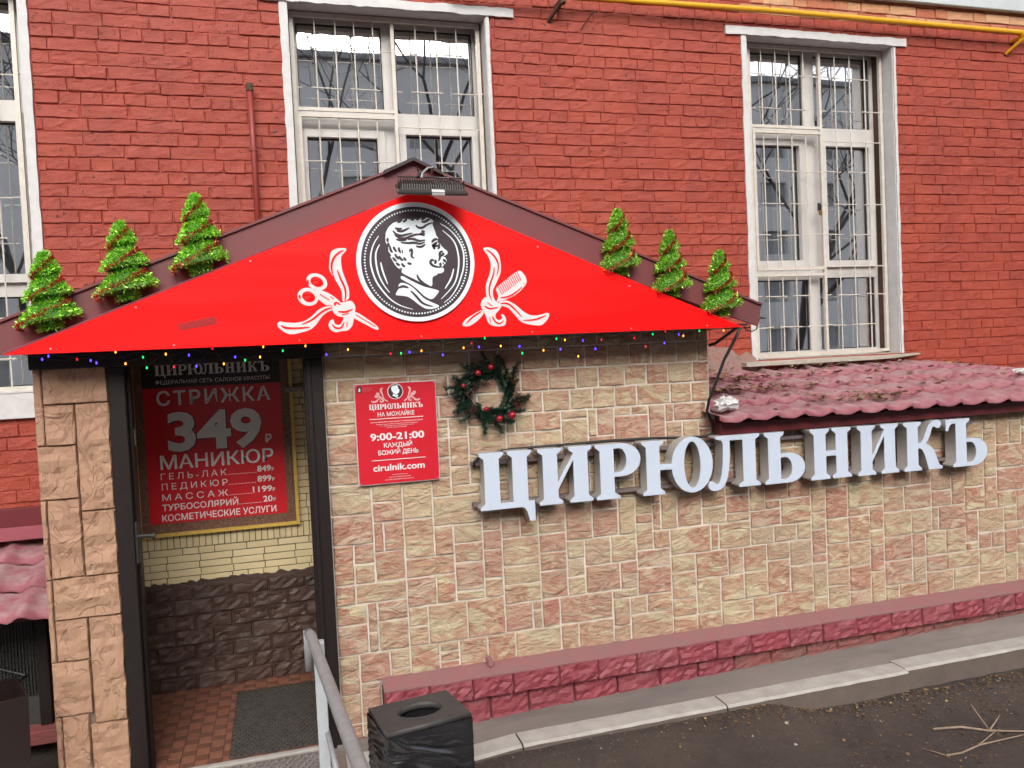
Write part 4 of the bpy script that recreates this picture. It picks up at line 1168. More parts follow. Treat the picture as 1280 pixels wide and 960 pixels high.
def openbox(b, x0, x1, y0, y1, z0, z1, t, tp=0):
    b.add([(x0+tp,y0+tp,z0),(x1-tp,y0+tp,z0),(x1-tp,y1-tp,z0),(x0+tp,y1-tp,z0),(x0,y0,z1),(x1,y0,z1),(x1,y1,z1),(x0,y1,z1),
           (x0+t,y0+t,z1),(x1-t,y0+t,z1),(x1-t,y1-t,z1),(x0+t,y1-t,z1),(x0+t+tp,y0+t+tp,z0+t),(x1-t-tp,y0+t+tp,z0+t),(x1-t-tp,y1-t-tp,z0+t),(x0+t+tp,y1-t-tp,z0+t)],
          [(0,3,2,1),(0,1,5,4),(1,2,6,5),(2,3,7,6),(3,0,4,7),(4,5,9,8),(5,6,10,9),(6,7,11,10),(7,4,8,11),(8,9,13,12),(9,10,14,13),(10,11,15,14),(11,8,12,15),(12,13,14,15)])
g = MB(); openbox(g, -.19, .17, -.17, .13, 0, .56, .008, .01); g.build('shell', BINBR, lb, local=True)
g = MB(); g.tube([(-.03, -.183, .18), (-.03, -.183, .46)], .006, 6); g.build('handle', GALV, lb, local=True)

# ================================================================== flat print and lettering helpers
def curve_mesh(name, outlines, depth, mat, bevel=0.0):
    """closed outlines in (x,z), holes included -> solid plate of the given depth, front at y=0, back at y=depth"""
    cu = bpy.data.curves.new(name, 'CURVE'); cu.dimensions = '2D'; cu.fill_mode = 'BOTH'
    cu.extrude = depth/2 - bevel; cu.bevel_depth = bevel; cu.bevel_resolution = 0
    for pts in outlines:
        sp = cu.splines.new('POLY'); sp.points.add(len(pts)-1)
        for p_, (x, z) in zip(sp.points, pts): p_.co = (x, z, 0, 1)
        sp.use_cyclic_u = True
    return curve_to_mesh(name, cu, depth, mat)

def curve_to_mesh(name, cu, depth, mat, xf=None):
    o = bpy.data.objects.new('tmp', cu); COL.objects.link(o)
    dg = bpy.context.evaluated_depsgraph_get()
    me = bpy.data.meshes.new_from_object(o.evaluated_get(dg))
    bpy.data.objects.remove(o); bpy.data.curves.remove(cu)
    for v in me.vertices:
        x, y, z = v.co
        if xf: x, y = xf(x, y)
        v.co = (x, depth/2 - z, y)
    me.name = name
    me.materials.clear(); me.materials.append(mat); me.update()
    return me

def smooth_poly(P, its=2, f=.2):
    if len(P) > 30: its, f = 1, .15
    for _ in range(its):
        Q = []
        for i in range(len(P)):
            a, c = P[i], P[(i+1) % len(P)]
            Q += [(a[0]*(1-f)+c[0]*f, a[1]*(1-f)+c[1]*f), (a[0]*f+c[0]*(1-f), a[1]*f+c[1]*(1-f))]
        P = Q
    return P
def poly_plates(name, polys, y0, y1, mat, parent):
    for i, p_ in enumerate(polys):
        b = MB(); b.prism(smooth_poly(p_), y0-.0002*i, y1); o = b.build(name, mat, parent)

def strokes(name, lines, wd, y, mat, parent, taper=True, off=(0, 0), th=.0006):
    for ln in lines:
        b = MB()
        P = [Vector((a+off[0], c+off[1])) for a, c in ln]
        # smooth once (Chaikin)
        for _ in range(2 if len(P) > 2 else 0):
            Q = [P[0]]
            for i in range(len(P)-1):
                Q += [P[i].lerp(P[i+1], .25), P[i].lerp(P[i+1], .75)]
            Q.append(P[-1]); P = Q
        n = len(P); Lf = []; Rg = []
        for i, p_ in enumerate(P):
            t = (P[min(n-1, i+1)]-P[max(0, i-1)])
            t = t.normalized() if t.length > 0 else Vector((1, 0))
            k = i/(n-1)
            hw = wd/2*(max(.25, sin(pi*min(1, .12+k*.8))) if taper and n > 2 else .48)
            nn = Vector((-t.y, t.x))*hw
            Lf.append(p_+nn); Rg.append(p_-nn)
        V = [(v.x, y, v.y) for v in Lf]+[(v.x, y, v.y) for v in Rg]
        b.add(V, [(i, i+1, n+i+1, n+i) for i in range(n-1)])
        b.build(name, mat, parent)

_caph = {}
def text(body, x0, x1, zb, cap, y, mat, name, parent, bold=.0, space=1.0, depth=.0008):
    def mk(s_):
        cu = bpy.data.curves.new('t', 'FONT'); cu.body = s_; cu.size = 1.0; cu.offset = bold; cu.extrude = depth/2
        cu.space_character = space; cu.resolution_u = 3
        return cu
    if bold not in _caph:
        m_ = curve_to_mesh('h', mk('H'), depth, mat)
        _caph[bold] = (min(v.co.z for v in m_.vertices), max(v.co.z for v in m_.vertices)); bpy.data.meshes.remove(m_)
    lo, hi = _caph[bold]
    me = curve_to_mesh(name, mk(body), depth, mat)
    mn = min(v.co.x for v in me.vertices); mx = max(v.co.x for v in me.vertices)
    sx = (x1-x0)/(mx-mn); sz = cap/(hi-lo)
    for v in me.vertices:
        v.co = (x0+(v.co.x-mn)*sx, y+v.co.y, zb+(v.co.z-lo)*sz)
    p = wloc(parent)
    for v in me.vertices: v.co = v.co - p
    o = link(bpy.data.objects.new(name, me)); o.parent = parent
    return o

# serif capitals drawn for this sign, cap height 1
t_, b_ = .045, .11
def arc(cx, cz, rx, rz, a0, a1, n=12):
    return [(cx+rx*cos(radians(a0+(a1-a0)*i/n)), cz+rz*sin(radians(a0+(a1-a0)*i/n))) for i in range(n+1)]
LS = [(0, 1), (0, 1-t_), (.085, 1-b_), (.085, b_), (0, t_)]                 # left edge of a left stem, going down
G = {}
G['И'] = (1.02, [[(0, 0), (.44, 0), (.44, t_), (.355, b_), (.355, .26), (.665, .78), (.665, b_), (.58, t_), (.58, 0), (1.02, 0), (1.02, t_), (.935, b_), (.935, 1-b_), (1.02, 1-t_), (1.02, 1), (.58, 1), (.58, 1-t_), (.665, 1-b_), (.665, .885), (.355, .375), (.355, 1-b_), (.44, 1-t_), (.44, 1)]+LS])
G['Ц'] = (.99, [[(0, 0), (.74, 0), (.80, -.02), (.845, -.09), (.885, -.26), (.985, -.26), (.985, .10), (.87, .10), (.87, 1-b_), (.955, 1-t_), (.955, 1), (.515, 1), (.515, 1-t_), (.60, 1-b_), (.60, .10), (.355, .10), (.355, 1-b_), (.44, 1-t_), (.44, 1)]+LS])
G['Р'] = (.89, [[(0, 0), (.46, 0), (.46, t_), (.355, b_), (.355, .40), (.50, .40)]+arc(.52, .70, .37, .30, -90, 90)+LS, [(.355, .48), (.45, .48)]+arc(.46, .70, .15, .22, -90, 90)+[(.355, .92)]])
oc = (1.03, .5)
G['Ю'] = (1.46, [[(0, 0), (.44, 0), (.44, t_), (.355, b_), (.355, .455)]+arc(1.03, .5, .43, .525, 185.5, 534.5, 40)+[(.355, .555), (.355, 1-b_), (.44, 1-t_), (.44, 1)]+LS, arc(1.03, .5, .175, .44, 0, 350, 30)])
G['Л'] = (1.12, [[(.17, 1), (1.12, 1), (1.12, 1-t_), (1.025, 1-b_), (1.025, b_), (1.12, t_), (1.12, 0), (.655, 0), (.655, t_), (.755, b_), (.755, .91), (.475, .91), (.470, .62), (.445, .38), (.40, .18), (.335, .05), (.25, -.015), (.13, -.03), (.05, -.015), (0, .04), (.0, .11), (.05, .155), (.115, .135), (.155, .09), (.20, .085), (.245, .14), (.285, .27), (.315, .47), (.33, .70), (.33, .85), (.30, .92), (.17, .955)]])
G['Ь'] = (.91, [[(0, 0)]+[(.50, 0)]+arc(.53, .29, .38, .29, -90, 90)+[(.355, .58), (.355, 1-b_), (.44, 1-t_), (.44, 1)]+LS, [(.355, .075), (.45, .075)]+arc(.46, .29, .155, .215, -90, 90)+[(.355, .505)]])
G['Н'] = (.95, [[(0, 0), (.44, 0), (.44, t_), (.355, b_), (.355, .455), (.595, .455), (.595, b_), (.51, t_), (.51, 0), (.95, 0), (.95, t_), (.865, b_), (.865, 1-b_), (.95, 1-t_), (.95, 1), (.51, 1), (.51, 1-t_), (.595, 1-b_), (.595, .555), (.355, .555), (.355, 1-b_), (.44, 1-t_), (.44, 1)]+LS])
G['К'] = (.97, [[(0, 0), (.44, 0), (.44, t_), (.355, b_), (.355, .455), (.42, .45), (.47, .41), (.53, .30), (.585, .13), (.62, 0), (.97, 0), (.97, t_), (.90, .075), (.845, .19), (.79, .33), (.72, .44), (.62, .51), (.54, .545), (.60, .60), (.66, .70), (.71, .83), (.745, .885), (.79, .875), (.845, .845), (.91, .85), (.955, .90), (.955, .96), (.91, 1.005), (.82, 1.015), (.72, .99), (.64, .92), (.57, .79), (.50, .64), (.44, .57), (.355, .555), (.355, 1-b_), (.44, 1-t_), (.44, 1)]+LS])
G['Ъ'] = (1.07, [[(.17, 0), (.67, 0)]+arc(.69, .29, .38, .29, -90, 90)+[(.52, .58), (.52, 1-b_), (.61, 1-t_), (.61, 1), (0, 1), (-.01, .77), (.05, .77), (.085, .86), (.14, .91), (.25, .92), (.25, b_), (.17, t_)], [(.52, .075), (.61, .075)]+arc(.62, .29, .155, .215, -90, 90)+[(.52, .505)]])
WORD = [('Ц', .975, 1.272), ('И', 1.299, 1.605), ('Р', 1.627, 1.893), ('Ю', 1.903, 2.339), ('Л', 2.309, 2.646), ('Ь', 2.678, 2.948), ('Н', 2.988, 3.272), ('И', 3.318, 3.615), ('К', 3.655, 3.942), ('Ъ', 3.976, 4.294)]
def brand(x0, x1, zb, cap, y, mat, name, parent):
    b = []; k = (x1-x0)/(4.294-.975)
    out = None
    V = []; F = []
    for g_, a, c in WORD:
        wd, ol = G[g_]; sx = (c-a)*k/wd
        me = curve_mesh('g', [[(x0+(a-.975)*k+x*sx, zb+z*cap) for x, z in pts] for pts in ol], .0008, mat)
        n = len(V); V += [(v.co.x, v.co.y+y, v.co.z) for v in me.vertices]; F += [tuple(i+n for i in p_.vertices) for p_ in me.polygons]
        bpy.data.meshes.remove(me)
    p = wloc(parent); V = [(v[0]-p.x, v[1]-p.y, v[2]-p.z) for v in V]
    o = link(bpy.data.objects.new(name, mesh(name, V, F, mat))); o.parent = parent
    return o

# ================================================================== canopy with its red sign
can = thing('entrance_canopy', 'gabled entrance canopy with a bright red sign panel, round portrait medallion and burgundy trim', 'canopy', (.7, -1.2, 2.06))
A0 = (-1.167, 2.199); AP = (.694, 2.932); A1 = (2.650, 2.171)
b = MB(); b.prism([A0, AP, (.694, 2.74), (-1.175, 2.060)], -1.262, -1.245); b.build('fascia', FASCIA, can)
b = MB(); b.prism([AP, A1, (2.625, 2.054), (.694, 2.74)], -1.2625, -1.2455); b.build('fascia', FASCIA, can)
for P, Q in ((A0, AP), (A1, AP)):
    b = MB(); V = []
    for x, z in (P, Q):
        V += [(x, -1.275, z), (x, -1.275, z+.012), (x, -.002, z+.012), (x, -.002, z)]
    b.add(V, [(0, 1, 5, 4), (1, 2, 6, 5), (2, 3, 7, 6), (3, 0, 4, 7), (0, 3, 2, 1)]); b.build('roof_sheet', FASCIA, can)
b = MB()
for P in ((.545, 2.869), (.838, 2.869)):
    V = []
    for x, z in (P, (.694, 2.938)):
        V += [(x, -1.30, z), (x, -1.30, z+.017), (x, -.002, z+.017), (x, -.002, z)]
    b.add(V, [(0, 1, 5, 4), (1, 2, 6, 5), (2, 3, 7, 6), (3, 0, 4, 7), (0, 3, 2, 1), (4, 5, 6, 7)])
b.build('ridge_cap', DKBROWN, can)
b = MB(); b.box(-1.15, 2.56, -1.26, -.003, 2.062, 2.072); b.build('soffit', DKBROWN, can)
b = MB(); b.add([(2.60, -1.20, 2.10), (2.745, -1.16, 2.098), (2.66, -1.12, 2.125), (2.60, -1.20, 2.112), (2.745, -1.16, 2.104), (2.66, -1.12, 2.135)], [(0, 2, 1), (3, 4, 5), (0, 1, 4, 3), (1, 2, 5, 4), (2, 0, 3, 5)]); b.build('sheet_corner', DKBROWN, can)
PANEL = [(-1.135, 2.056), (2.47, 2.052), (.735, 2.765), (.700, 2.775), (.655, 2.765)]
b = MB(); b.prism(PANEL, -1.352, -1.264); pan = b.build('sign_panel', SIGNRED, can)
b = MB(); b.tube([(-1.14, -1.350, 2.058), (-.817, -1.350, 2.185), (.45, -1.350, 2.686)], .0045, 5); b.build('drip_edge', BURGL, can)
# sub-parts printed or fixed on the panel
def circ(cx, cz, r, n=64): return [(cx+r*cos(2*pi*i/n), cz+r*sin(2*pi*i/n)) for i in range(n)]
mx, mz = MC
md = curve_mesh('medallion', [circ(mx, mz, .288, 72)], .016, MEDW, .002)
p = wloc(pan)
o = link(bpy.data.objects.new('medallion', md)); o.parent = pan; o.location = Vector((0, -1.369, 0))-p
b = MB(); b.prism(circ(mx, mz, .268, 72), -1.3705, -1.3685); b.build('dark_disc', MEDDARK, pan)
b = MB()
for i in range(112):
    a = 2*pi*i/112; b.prism(circ(mx+.2505*cos(a), mz+.2505*sin(a), .0043, 7), -1.3712, -1.370)
b.build('dot_ring', MEDW, pan)
strokes('ring_arc', ARCS, .0080, -1.3713, MEDW, pan, True, (mx, mz))
for pl_ in HEAD+COLLAR:
    b = MB(); b.prism([(x+mx, z+mz) for x, z in smooth_poly(pl_)], -1.3716, -1.370); b.build('portrait', MEDW, pan)
strokes('portrait_line', HAIR, .0125, -1.3726, MEDDARK, pan, True, (mx, mz))
strokes('portrait_line', FACE, .0135, -1.3730, MEDDARK, pan, True, (mx, mz))
poly_plates('scissors_emblem', LW, -1.3535, -1.3515, INK, pan)
for pl_ in LRF:
    b = MB(); b.prism(pl_, -1.3556, -1.3540); b.build('scissors_ring_opening', SIGNRED, pan)
strokes('scissors_line', LR, .0095, -1.3562, SIGNRED, pan)
poly_plates('comb_emblem', RW, -1.3535, -1.3515, INK, pan)
strokes('comb_line', RR, .0085, -1.3562, SIGNRED, pan)
for x, z in [(-.95, 2.075), (-.45, 2.070), (.1, 2.070), (.68, 2.068), (1.25, 2.067), (1.8, 2.066), (2.25, 2.066), (-.6, 2.245), (-.1, 2.445), (1.3, 2.50), (1.8, 2.29)]:
    b = MB(); b.tube([(x, -1.352, z), (x, -1.3555, z)], .0042, 8); b.build('screw', GALV, pan)
# faded patch on the panel
b = MB(); b.prism([(-.42, 2.135), (-.26, 2.160), (-.27, 2.195), (-.43, 2.165)], -1.3532, -1.3519)
b.build('worn_patch', mat_print('worn_red', (.45, .006, .010), .7), pan)
# wires under the right corner
b = MB(); b.tube([(2.541, -1.25, 2.059), (2.556, -1.25, 2.034), (2.593, -1.25, 2.026), (2.621, -1.25, 2.037), (2.656, -1.23, 2.10)], .004, 6)
b.build('loose_wire', BLACK, can)

# ------------------------------------------------------------------ letters
sg = thing('letter_sign', 'large white three-dimensional serif letters reading ЦИРЮЛЬНИКЪ on the stone wall', 'sign', (2.6, -1.1, 1.15))
for zz in (1.385, 1.165):
    b = MB(); b.box(.955, 4.27, -1.114, -1.076, zz-.010, zz+.010); b.build('mounting_rail', plain('mauve_rail', (.20, .155, .15), .6), sg)
for g_, a, c in WORD:
    wd, ol = G[g_]; sx = (c-a)/wd
    zb = 1.147-.0075*(a-1)
    pts = [[(x*sx, z*.300) for x, z in q] for q in ol]
    me = curve_mesh('letter', pts, .085, RETURN)
    le = ob('letter', me, sg, (a, -1.1975, zb))
    fc = ob('letter_face', curve_mesh('letter_face', pts, .004, ACRYL, .0012), le, (a, -1.2014, zb))

# cable from the canopy to the letters
b = MB()
CP = [(2.501, 2.05), (2.47, 1.97), (2.426, 1.872), (2.375, 1.72), (2.356, 1.644), (2.358, 1.58), (2.388, 1.52), (2.400, 1.48), (2.388, 1.447), (2.35, 1.432), (2.2, 1.437), (2.027, 1.446), (1.75, 1.452), (1.451, 1.449), (1.178, 1.448), (1.05, 1.436), (.999, 1.419), (.97, 1.395), (.965, 1.372)]
b.tube([(x, -1.28+.155*min(1, i/5), z) if i < 6 else (x, -1.115, z) for i, (x, z) in enumerate(CP)], .0085, 8)
props(b.build('power_cable', BLACK, None, True), 'black cable hanging from the right end of the canopy down to the white letters', 'cable')
b = MB(); b.tube([(2.508, -1.24, 2.055), (2.475, -1.14, 2.0), (2.44, -1.10, 1.966), (2.405, -1.09, 1.957)], .009, 8)
props(b.build('short_cable', BLACK, None, True), 'short black cable end curving from the canopy into the edge of the stone wall', 'cable')

# ------------------------------------------------------------------ plaque
pq = thing('opening_hours_plaque', 'red square plaque with white opening hours screwed to the stone wall right of the door', 'sign', (.574, -1.085, 1.58))
b = MB(); b.bbox(.361, .787, -1.092, -1.076, 1.316, 1.843, .002); b.build('backing', WHITE, pq)
b = MB(); b.prism([(.3655, 1.321), (.7825, 1.3205), (.7830, 1.838), (.3655, 1.838)], -1.094, -1.0915); b.build('panel', PLQRED, pq)
Y = -1.0962
brand(.434, .713, 1.706, .027, Y, INK, 'lettering', pq)
text('НА МОЖАЙКЕ', .476, .667, 1.669, .021, Y, INK, 'lettering', pq, .012)
text('9:00-21:00', .432, .713, 1.545, .037, Y, INK, 'lettering', pq, .03)
text('КАЖДЫЙ', .500, .647, 1.506, .023, Y, INK, 'lettering', pq, .022)
text('БОЖИЙ ДЕНЬ', .469, .678, 1.469, .023, Y, INK, 'lettering', pq, .022)
text('cirulnik.com', .439, .707, 1.386, .034, Y, INK, 'lettering', pq, .022)
b = MB(); b.box(.432, .712, Y, Y+.001, 1.655, 1.6585); b.build('rule', INK, pq)
b = MB(); b.box(.434, .715, Y, Y+.001, 1.4405, 1.444); b.build('rule', INK, pq)
rg = random.Random(6)
b = MB()
for x0, x1, zz, h in ((.438, .709, 1.637, .006), (.466, .681, 1.626, .004), (.485, .664, 1.617, .004), (.520, .624, 1.608, .004), (.536, .615, 1.361, .004), (.519, .631, 1.349, .004), (.499, .650, 1.336, .005)):
    x = x0
    while x < x1:
        L = rg.uniform(.0025, .005)
        b.box(x, min(x+L, x1), Y, Y+.0008, zz, zz+h*rg.choice((.8, 1, 1))); x += L+rg.choice((.0012, .0012, .0012, .0035))
b.build('fine_print', mat_print('pale_pink_print', (.80, .42, .44), .4), pq)
cx, cz = .573, 1.795
b = MB(); b.prism(circ(cx, cz, .041, 32), Y, Y+.001); b.build('emblem_ring', INK, pq)
b = MB(); b.prism(circ(cx, cz, .037, 32), Y-.001, Y-.0001); b.build('emblem_disc', MEDDARK, pq)
k = .037/.268
b = MB()
for pl_ in HEAD+COLLAR: b.prism([(cx+x*k*1.05, cz+z*k*1.05) for x, z in pl_], Y-.0018, Y-.0011)
b.build('emblem_head', MEDW, pq)
kk = .19
b = MB()
for LST in (LW, RW):
    for pl_ in LST: b.prism([(cx+(x-mx)*kk, cz+.008+(z-mz)*kk) for x, z in pl_], Y, Y+.001)
b.build('emblem_ribbons', mat_print('pink_print', (.78, .45, .45), .4), pq)
b = MB(); b.prism([(.377, 1.797), (.400, 1.797), (.400, 1.828), (.377, 1.828)], Y, Y+.001); b.build('crest', MEDDARK, pq)
b = MB(); b.prism([(.383, 1.802), (.393, 1.803), (.395, 1.812), (.392, 1.82), (.387, 1.822), (.386, 1.812)], Y-.001, Y-.0001); b.build('crest_figure', INK, pq)
b = MB()
for zz, x1 in ((1.822, .452), (1.814, .459), (1.806, .440)):
    x = .405
    while x < x1: b.box(x, x+.003, Y, Y+.0008, zz-.003, zz); x += .0042
b.build('crest_print', mat_print('faint_print', (.74, .16, .19), .4), pq)
b = MB()
for x, z in ((.372, 1.831), (.776, 1.831), (.372, 1.328), (.776, 1.328)): b.tube([(x, -1.0935, z), (x, -1.0965, z)], .0035, 8)
b.build('screw', GALV, pq)

# ------------------------------------------------------------------ poster
po = thing('price_poster', 'large red price poster with white lettering in a gold frame on the porch back wall', 'poster', (-.39, -.045, 1.5))
b = MB(); b.box(-.838, .052, -.052, -.044, .978, 2.09); b.build('mottled_border', FRIEZE, po)
b = MB(); b.plate(-.858, .074, .958, 2.108, [(-.838, .054, .978, 2.088)], -.066, -.044); b.build('gold_frame', GOLD, po)
b = MB(); b.box(-.790, .003, -.0545, -.0515, 1.036, 1.853); b.build('red_field', PRED, po)
b = MB(); b.box(-.790, .003, -.0546, -.0514, 1.8535, 2.03); b.build('black_header', BLACKP, po)
Y = -.0562
brand(-.715, -.058, 1.928, .062, Y, POSTINK, 'lettering', po)
text('ФЕДЕРАЛЬНАЯ СЕТЬ САЛОНОВ КРАСОТЫ', -.715, -.060, 1.876, .023, Y, POSTINK, 'lettering', po, .006)
text('СТРИЖКА', -.715, -.062, 1.747, .084, Y, POSTINK, 'lettering', po, .02, 1.2)
text('349', -.660, -.117, 1.463, .236, Y, BLACKP, 'lettering_shadow', po, .04)
text('349', -.665, -.122, 1.467, .236, Y-.0012, POSTINK, 'lettering', po, .035)
text('Р', -.102, -.066, 1.484, .050, Y, POSTINK, 'lettering', po, .02)
b = MB(); b.box(-.108, -.082, Y-.0002, Y+.0006, 1.495, 1.500); b.box(-.108, -.088, Y-.0002, Y+.0006, 1.507, 1.511); b.build('rouble_bar', POSTINK, po)
text('МАНИКЮР', -.715, -.063, 1.363, .080, Y, POSTINK, 'lettering', po, .012)
for s_, x0, x1, zb, pr, px0, pz in (('ГЕЛЬ-ЛАК', -.717, -.343, 1.302, '849', -.163, 1.306), ('ПЕДИКЮР', -.715, -.341, 1.240, '899', -.165, 1.243), ('МАССАЖ', -.716, -.341, 1.175, '1199', -.196, 1.179), ('ТУРБОСОЛЯРИЙ', -.719, -.285, 1.114, '20', -.138, 1.116)):
    text(s_, x0, x1, zb, .036, Y, POSTINK, 'lettering', po, .0 if s_[0] != 'Т' else .012, 1.45 if s_[0] != 'Т' else 1.0)
    text(pr, px0, -.082, pz, .037, Y, POSTINK, 'lettering', po, .02)
    text('Р', -.078, -.064, pz, .020, Y, POSTINK, 'lettering', po, .02)
    b = MB(); x = x1+.008
    while x < px0-.008: b.box(x, x+.0035, Y, Y+.0008, zb, zb+.004); x += .0085
    b.build('leader_dots', POSTINK, po)
text('КОСМЕТИЧЕСКИЕ УСЛУГИ', -.723, -.063, 1.050, .038, Y, POSTINK, 'lettering', po, .012)

# ------------------------------------------------------------------ wreath
wr = thing('wreath', 'dark green pine wreath with red baubles hanging on the stone wall', 'wreath', (1.068, -1.12, 1.752))
def sprig(seed, L):
    rg = random.Random(seed); V = []; F = []
    m = MB(); bend = rg.uniform(-.15, .15)
    cen = lambda t: Vector((t*L, .02*rg.uniform(-.1, .1), bend*t*t*L))
    m.tube([cen(i/5) for i in range(6)], [.0025, .0023, .002, .0018, .0015, .001], 4)
    for i in range(210):
        t = rg.uniform(.02, 1.0); c = cen(t)
        a = rg.uniform(0, 2*pi); ln = rg.uniform(.018, .032)*(1-.3*t)
        d = Vector((rg.uniform(.45, 1.0), cos(a), sin(a))).normalized()
        sd_ = d.cross(Vector((rg.random(), rg.random(), rg.random()+.1))).normalized()*.0019
        m.add([c-sd_, c+sd_, c+d*ln+sd_*.3, c+d*ln-sd_*.3], [(0, 1, 2, 3)])
    return m.me('sprig', PINE)
sp = [sprig(i, .085+.010*(i % 4)) for i in range(8)]
rng = random.Random(12)
for i in range(50):
    a = 2*pi*i/50+rng.uniform(-.06, .06)
    r_ = rng.uniform(.075, .145)
    yj = rng.uniform(-.025, .02)
    out = rng.uniform(15, 62) if r_ > .10 else rng.uniform(-12, 22)
    dirn = a + pi/2 - radians(out) if i % 3 else a + pi/2 - radians(out*.5)
    if pi*.80 < a < pi*1.25 and i % 2: dirn = a+rng.uniform(-.3, .2); r_ = .10
    ob('sprig', rng.choice(sp), wr, (1.068+r_*cos(a), -1.115+yj, 1.752+r_*sin(a)*1.04), (0, -dirn, 0), (1, 1, 1))
for i in range(12):
    a = 2*pi*i/12+rng.uniform(-.1, .1)
    ob('sprig', rng.choice(sp), wr, (1.068+.10*cos(a), -1.09, 1.752+.10*sin(a)), (0, -(a+pi/2), 0), (1, 1, 1))
b = MB(); b.tube([(1.068+.105*cos(2*pi*i/24), -1.10, 1.752+.108*sin(2*pi*i/24)) for i in range(25)], .010, 6, False); b.build('wire_ring', PINE, wr)
bm = bmesh.new(); bmesh.ops.create_icosphere(bm, subdivisions=3, radius=1); bme_ = bpy.data.meshes.new('bauble'); bm.to_mesh(bme_); bm.free(); bme_.materials.append(BALL)
bme_.polygons.foreach_set('use_smooth', [True]*len(bme_.polygons))
for dx, dz, r_ in ((.005, .145, .016), (-.067, .118, .017), (-.148, .056, .012), (-.03, -.075, .014), (.039, -.130, .018), (.110, -.116, .021)):
    ob('bauble', bme_, wr, (1.068+dx, -1.165, 1.752+dz), None, (r_, r_, r_))
cm = MB()
rg = random.Random(3)
for i in range(60):
    t = rg.uniform(-1, 1); a = rg.uniform(0, 2*pi); rr_ = .018*math.sqrt(max(.05, 1-t*t)); c = Vector((t*.026, rr_*cos(a), rr_*sin(a)))
    d = Vector((.5, cos(a), sin(a))).normalized()*.008; s2 = Vector((0, -sin(a), cos(a)))*.005
    cm.add([c-s2, c+s2, c+s2*.6+d, c-s2*.6+d], [(0, 1, 2, 3)])
cme = cm.me('pine_cone', CONE)
for dx, dz, a in ((.128, .072, .2), (.150, .0, 1.4), (-.075, .05, 2.0), (-.118, .015, 1.5), (-.11, -.072, .1), (.142, -.055, 1.2)):
    ob('pine_cone', cme, wr, (1.068+dx, -1.150, 1.752+dz), (0, a, 0))

# ------------------------------------------------------------------ string of coloured bulbs
st = thing('string_lights', 'string of small coloured fairy lights hung under the red sign', 'string lights', (.7, -1.28, 2.02))
EM = {'b': mat_emit('blue_bulb', (.06, .03, 1.0), 2.6), 'g': mat_emit('green_bulb', (.01, .7, .12), 1.2), 'r': mat_emit('red_bulb', (.8, .01, .03), .8), 'o': mat_emit('amber_bulb', (1.0, .42, .05), 1.6)}
bm = bmesh.new(); bmesh.ops.create_icosphere(bm, subdivisions=1, radius=1); bmm = bpy.data.meshes.new('bulb'); bm.to_mesh(bmm); bm.free()
BM = {}
for k_ in EM:
    BM[k_] = bmm.copy(); BM[k_].materials.append(EM[k_])
for k_, x, z in BULBS:
    o = ob('bulb', BM[k_], st, (x, -1.28, z), None, (.0045, .0045, .007))
    c = MB(); 
pts = []
rg = random.Random(8)
for k_, x, z in BULBS: pts.append((x, -1.278+rg.uniform(-.004, .004), z+.009))
full = [(-1.08, -1.27, 2.055)]
for i in range(len(pts)-1):
    a, c = Vector(pts[i]), Vector(pts[i+1]); full += [tuple(a), tuple((a+c)/2+Vector((0, 0, rg.uniform(-.008, .006))))]
full.append(pts[-1]); full.append((2.52, -1.27, 2.055))
b = MB(); b.tube(full, .0014, 4); b.build('cord', BLACK, st)
b = MB(); b.tube([(-1.1+.06*i, -1.274, 2.035+.014*sin(i*1.7)) for i in range(60)], .0013, 4); b.build('cord', BLACK, st)

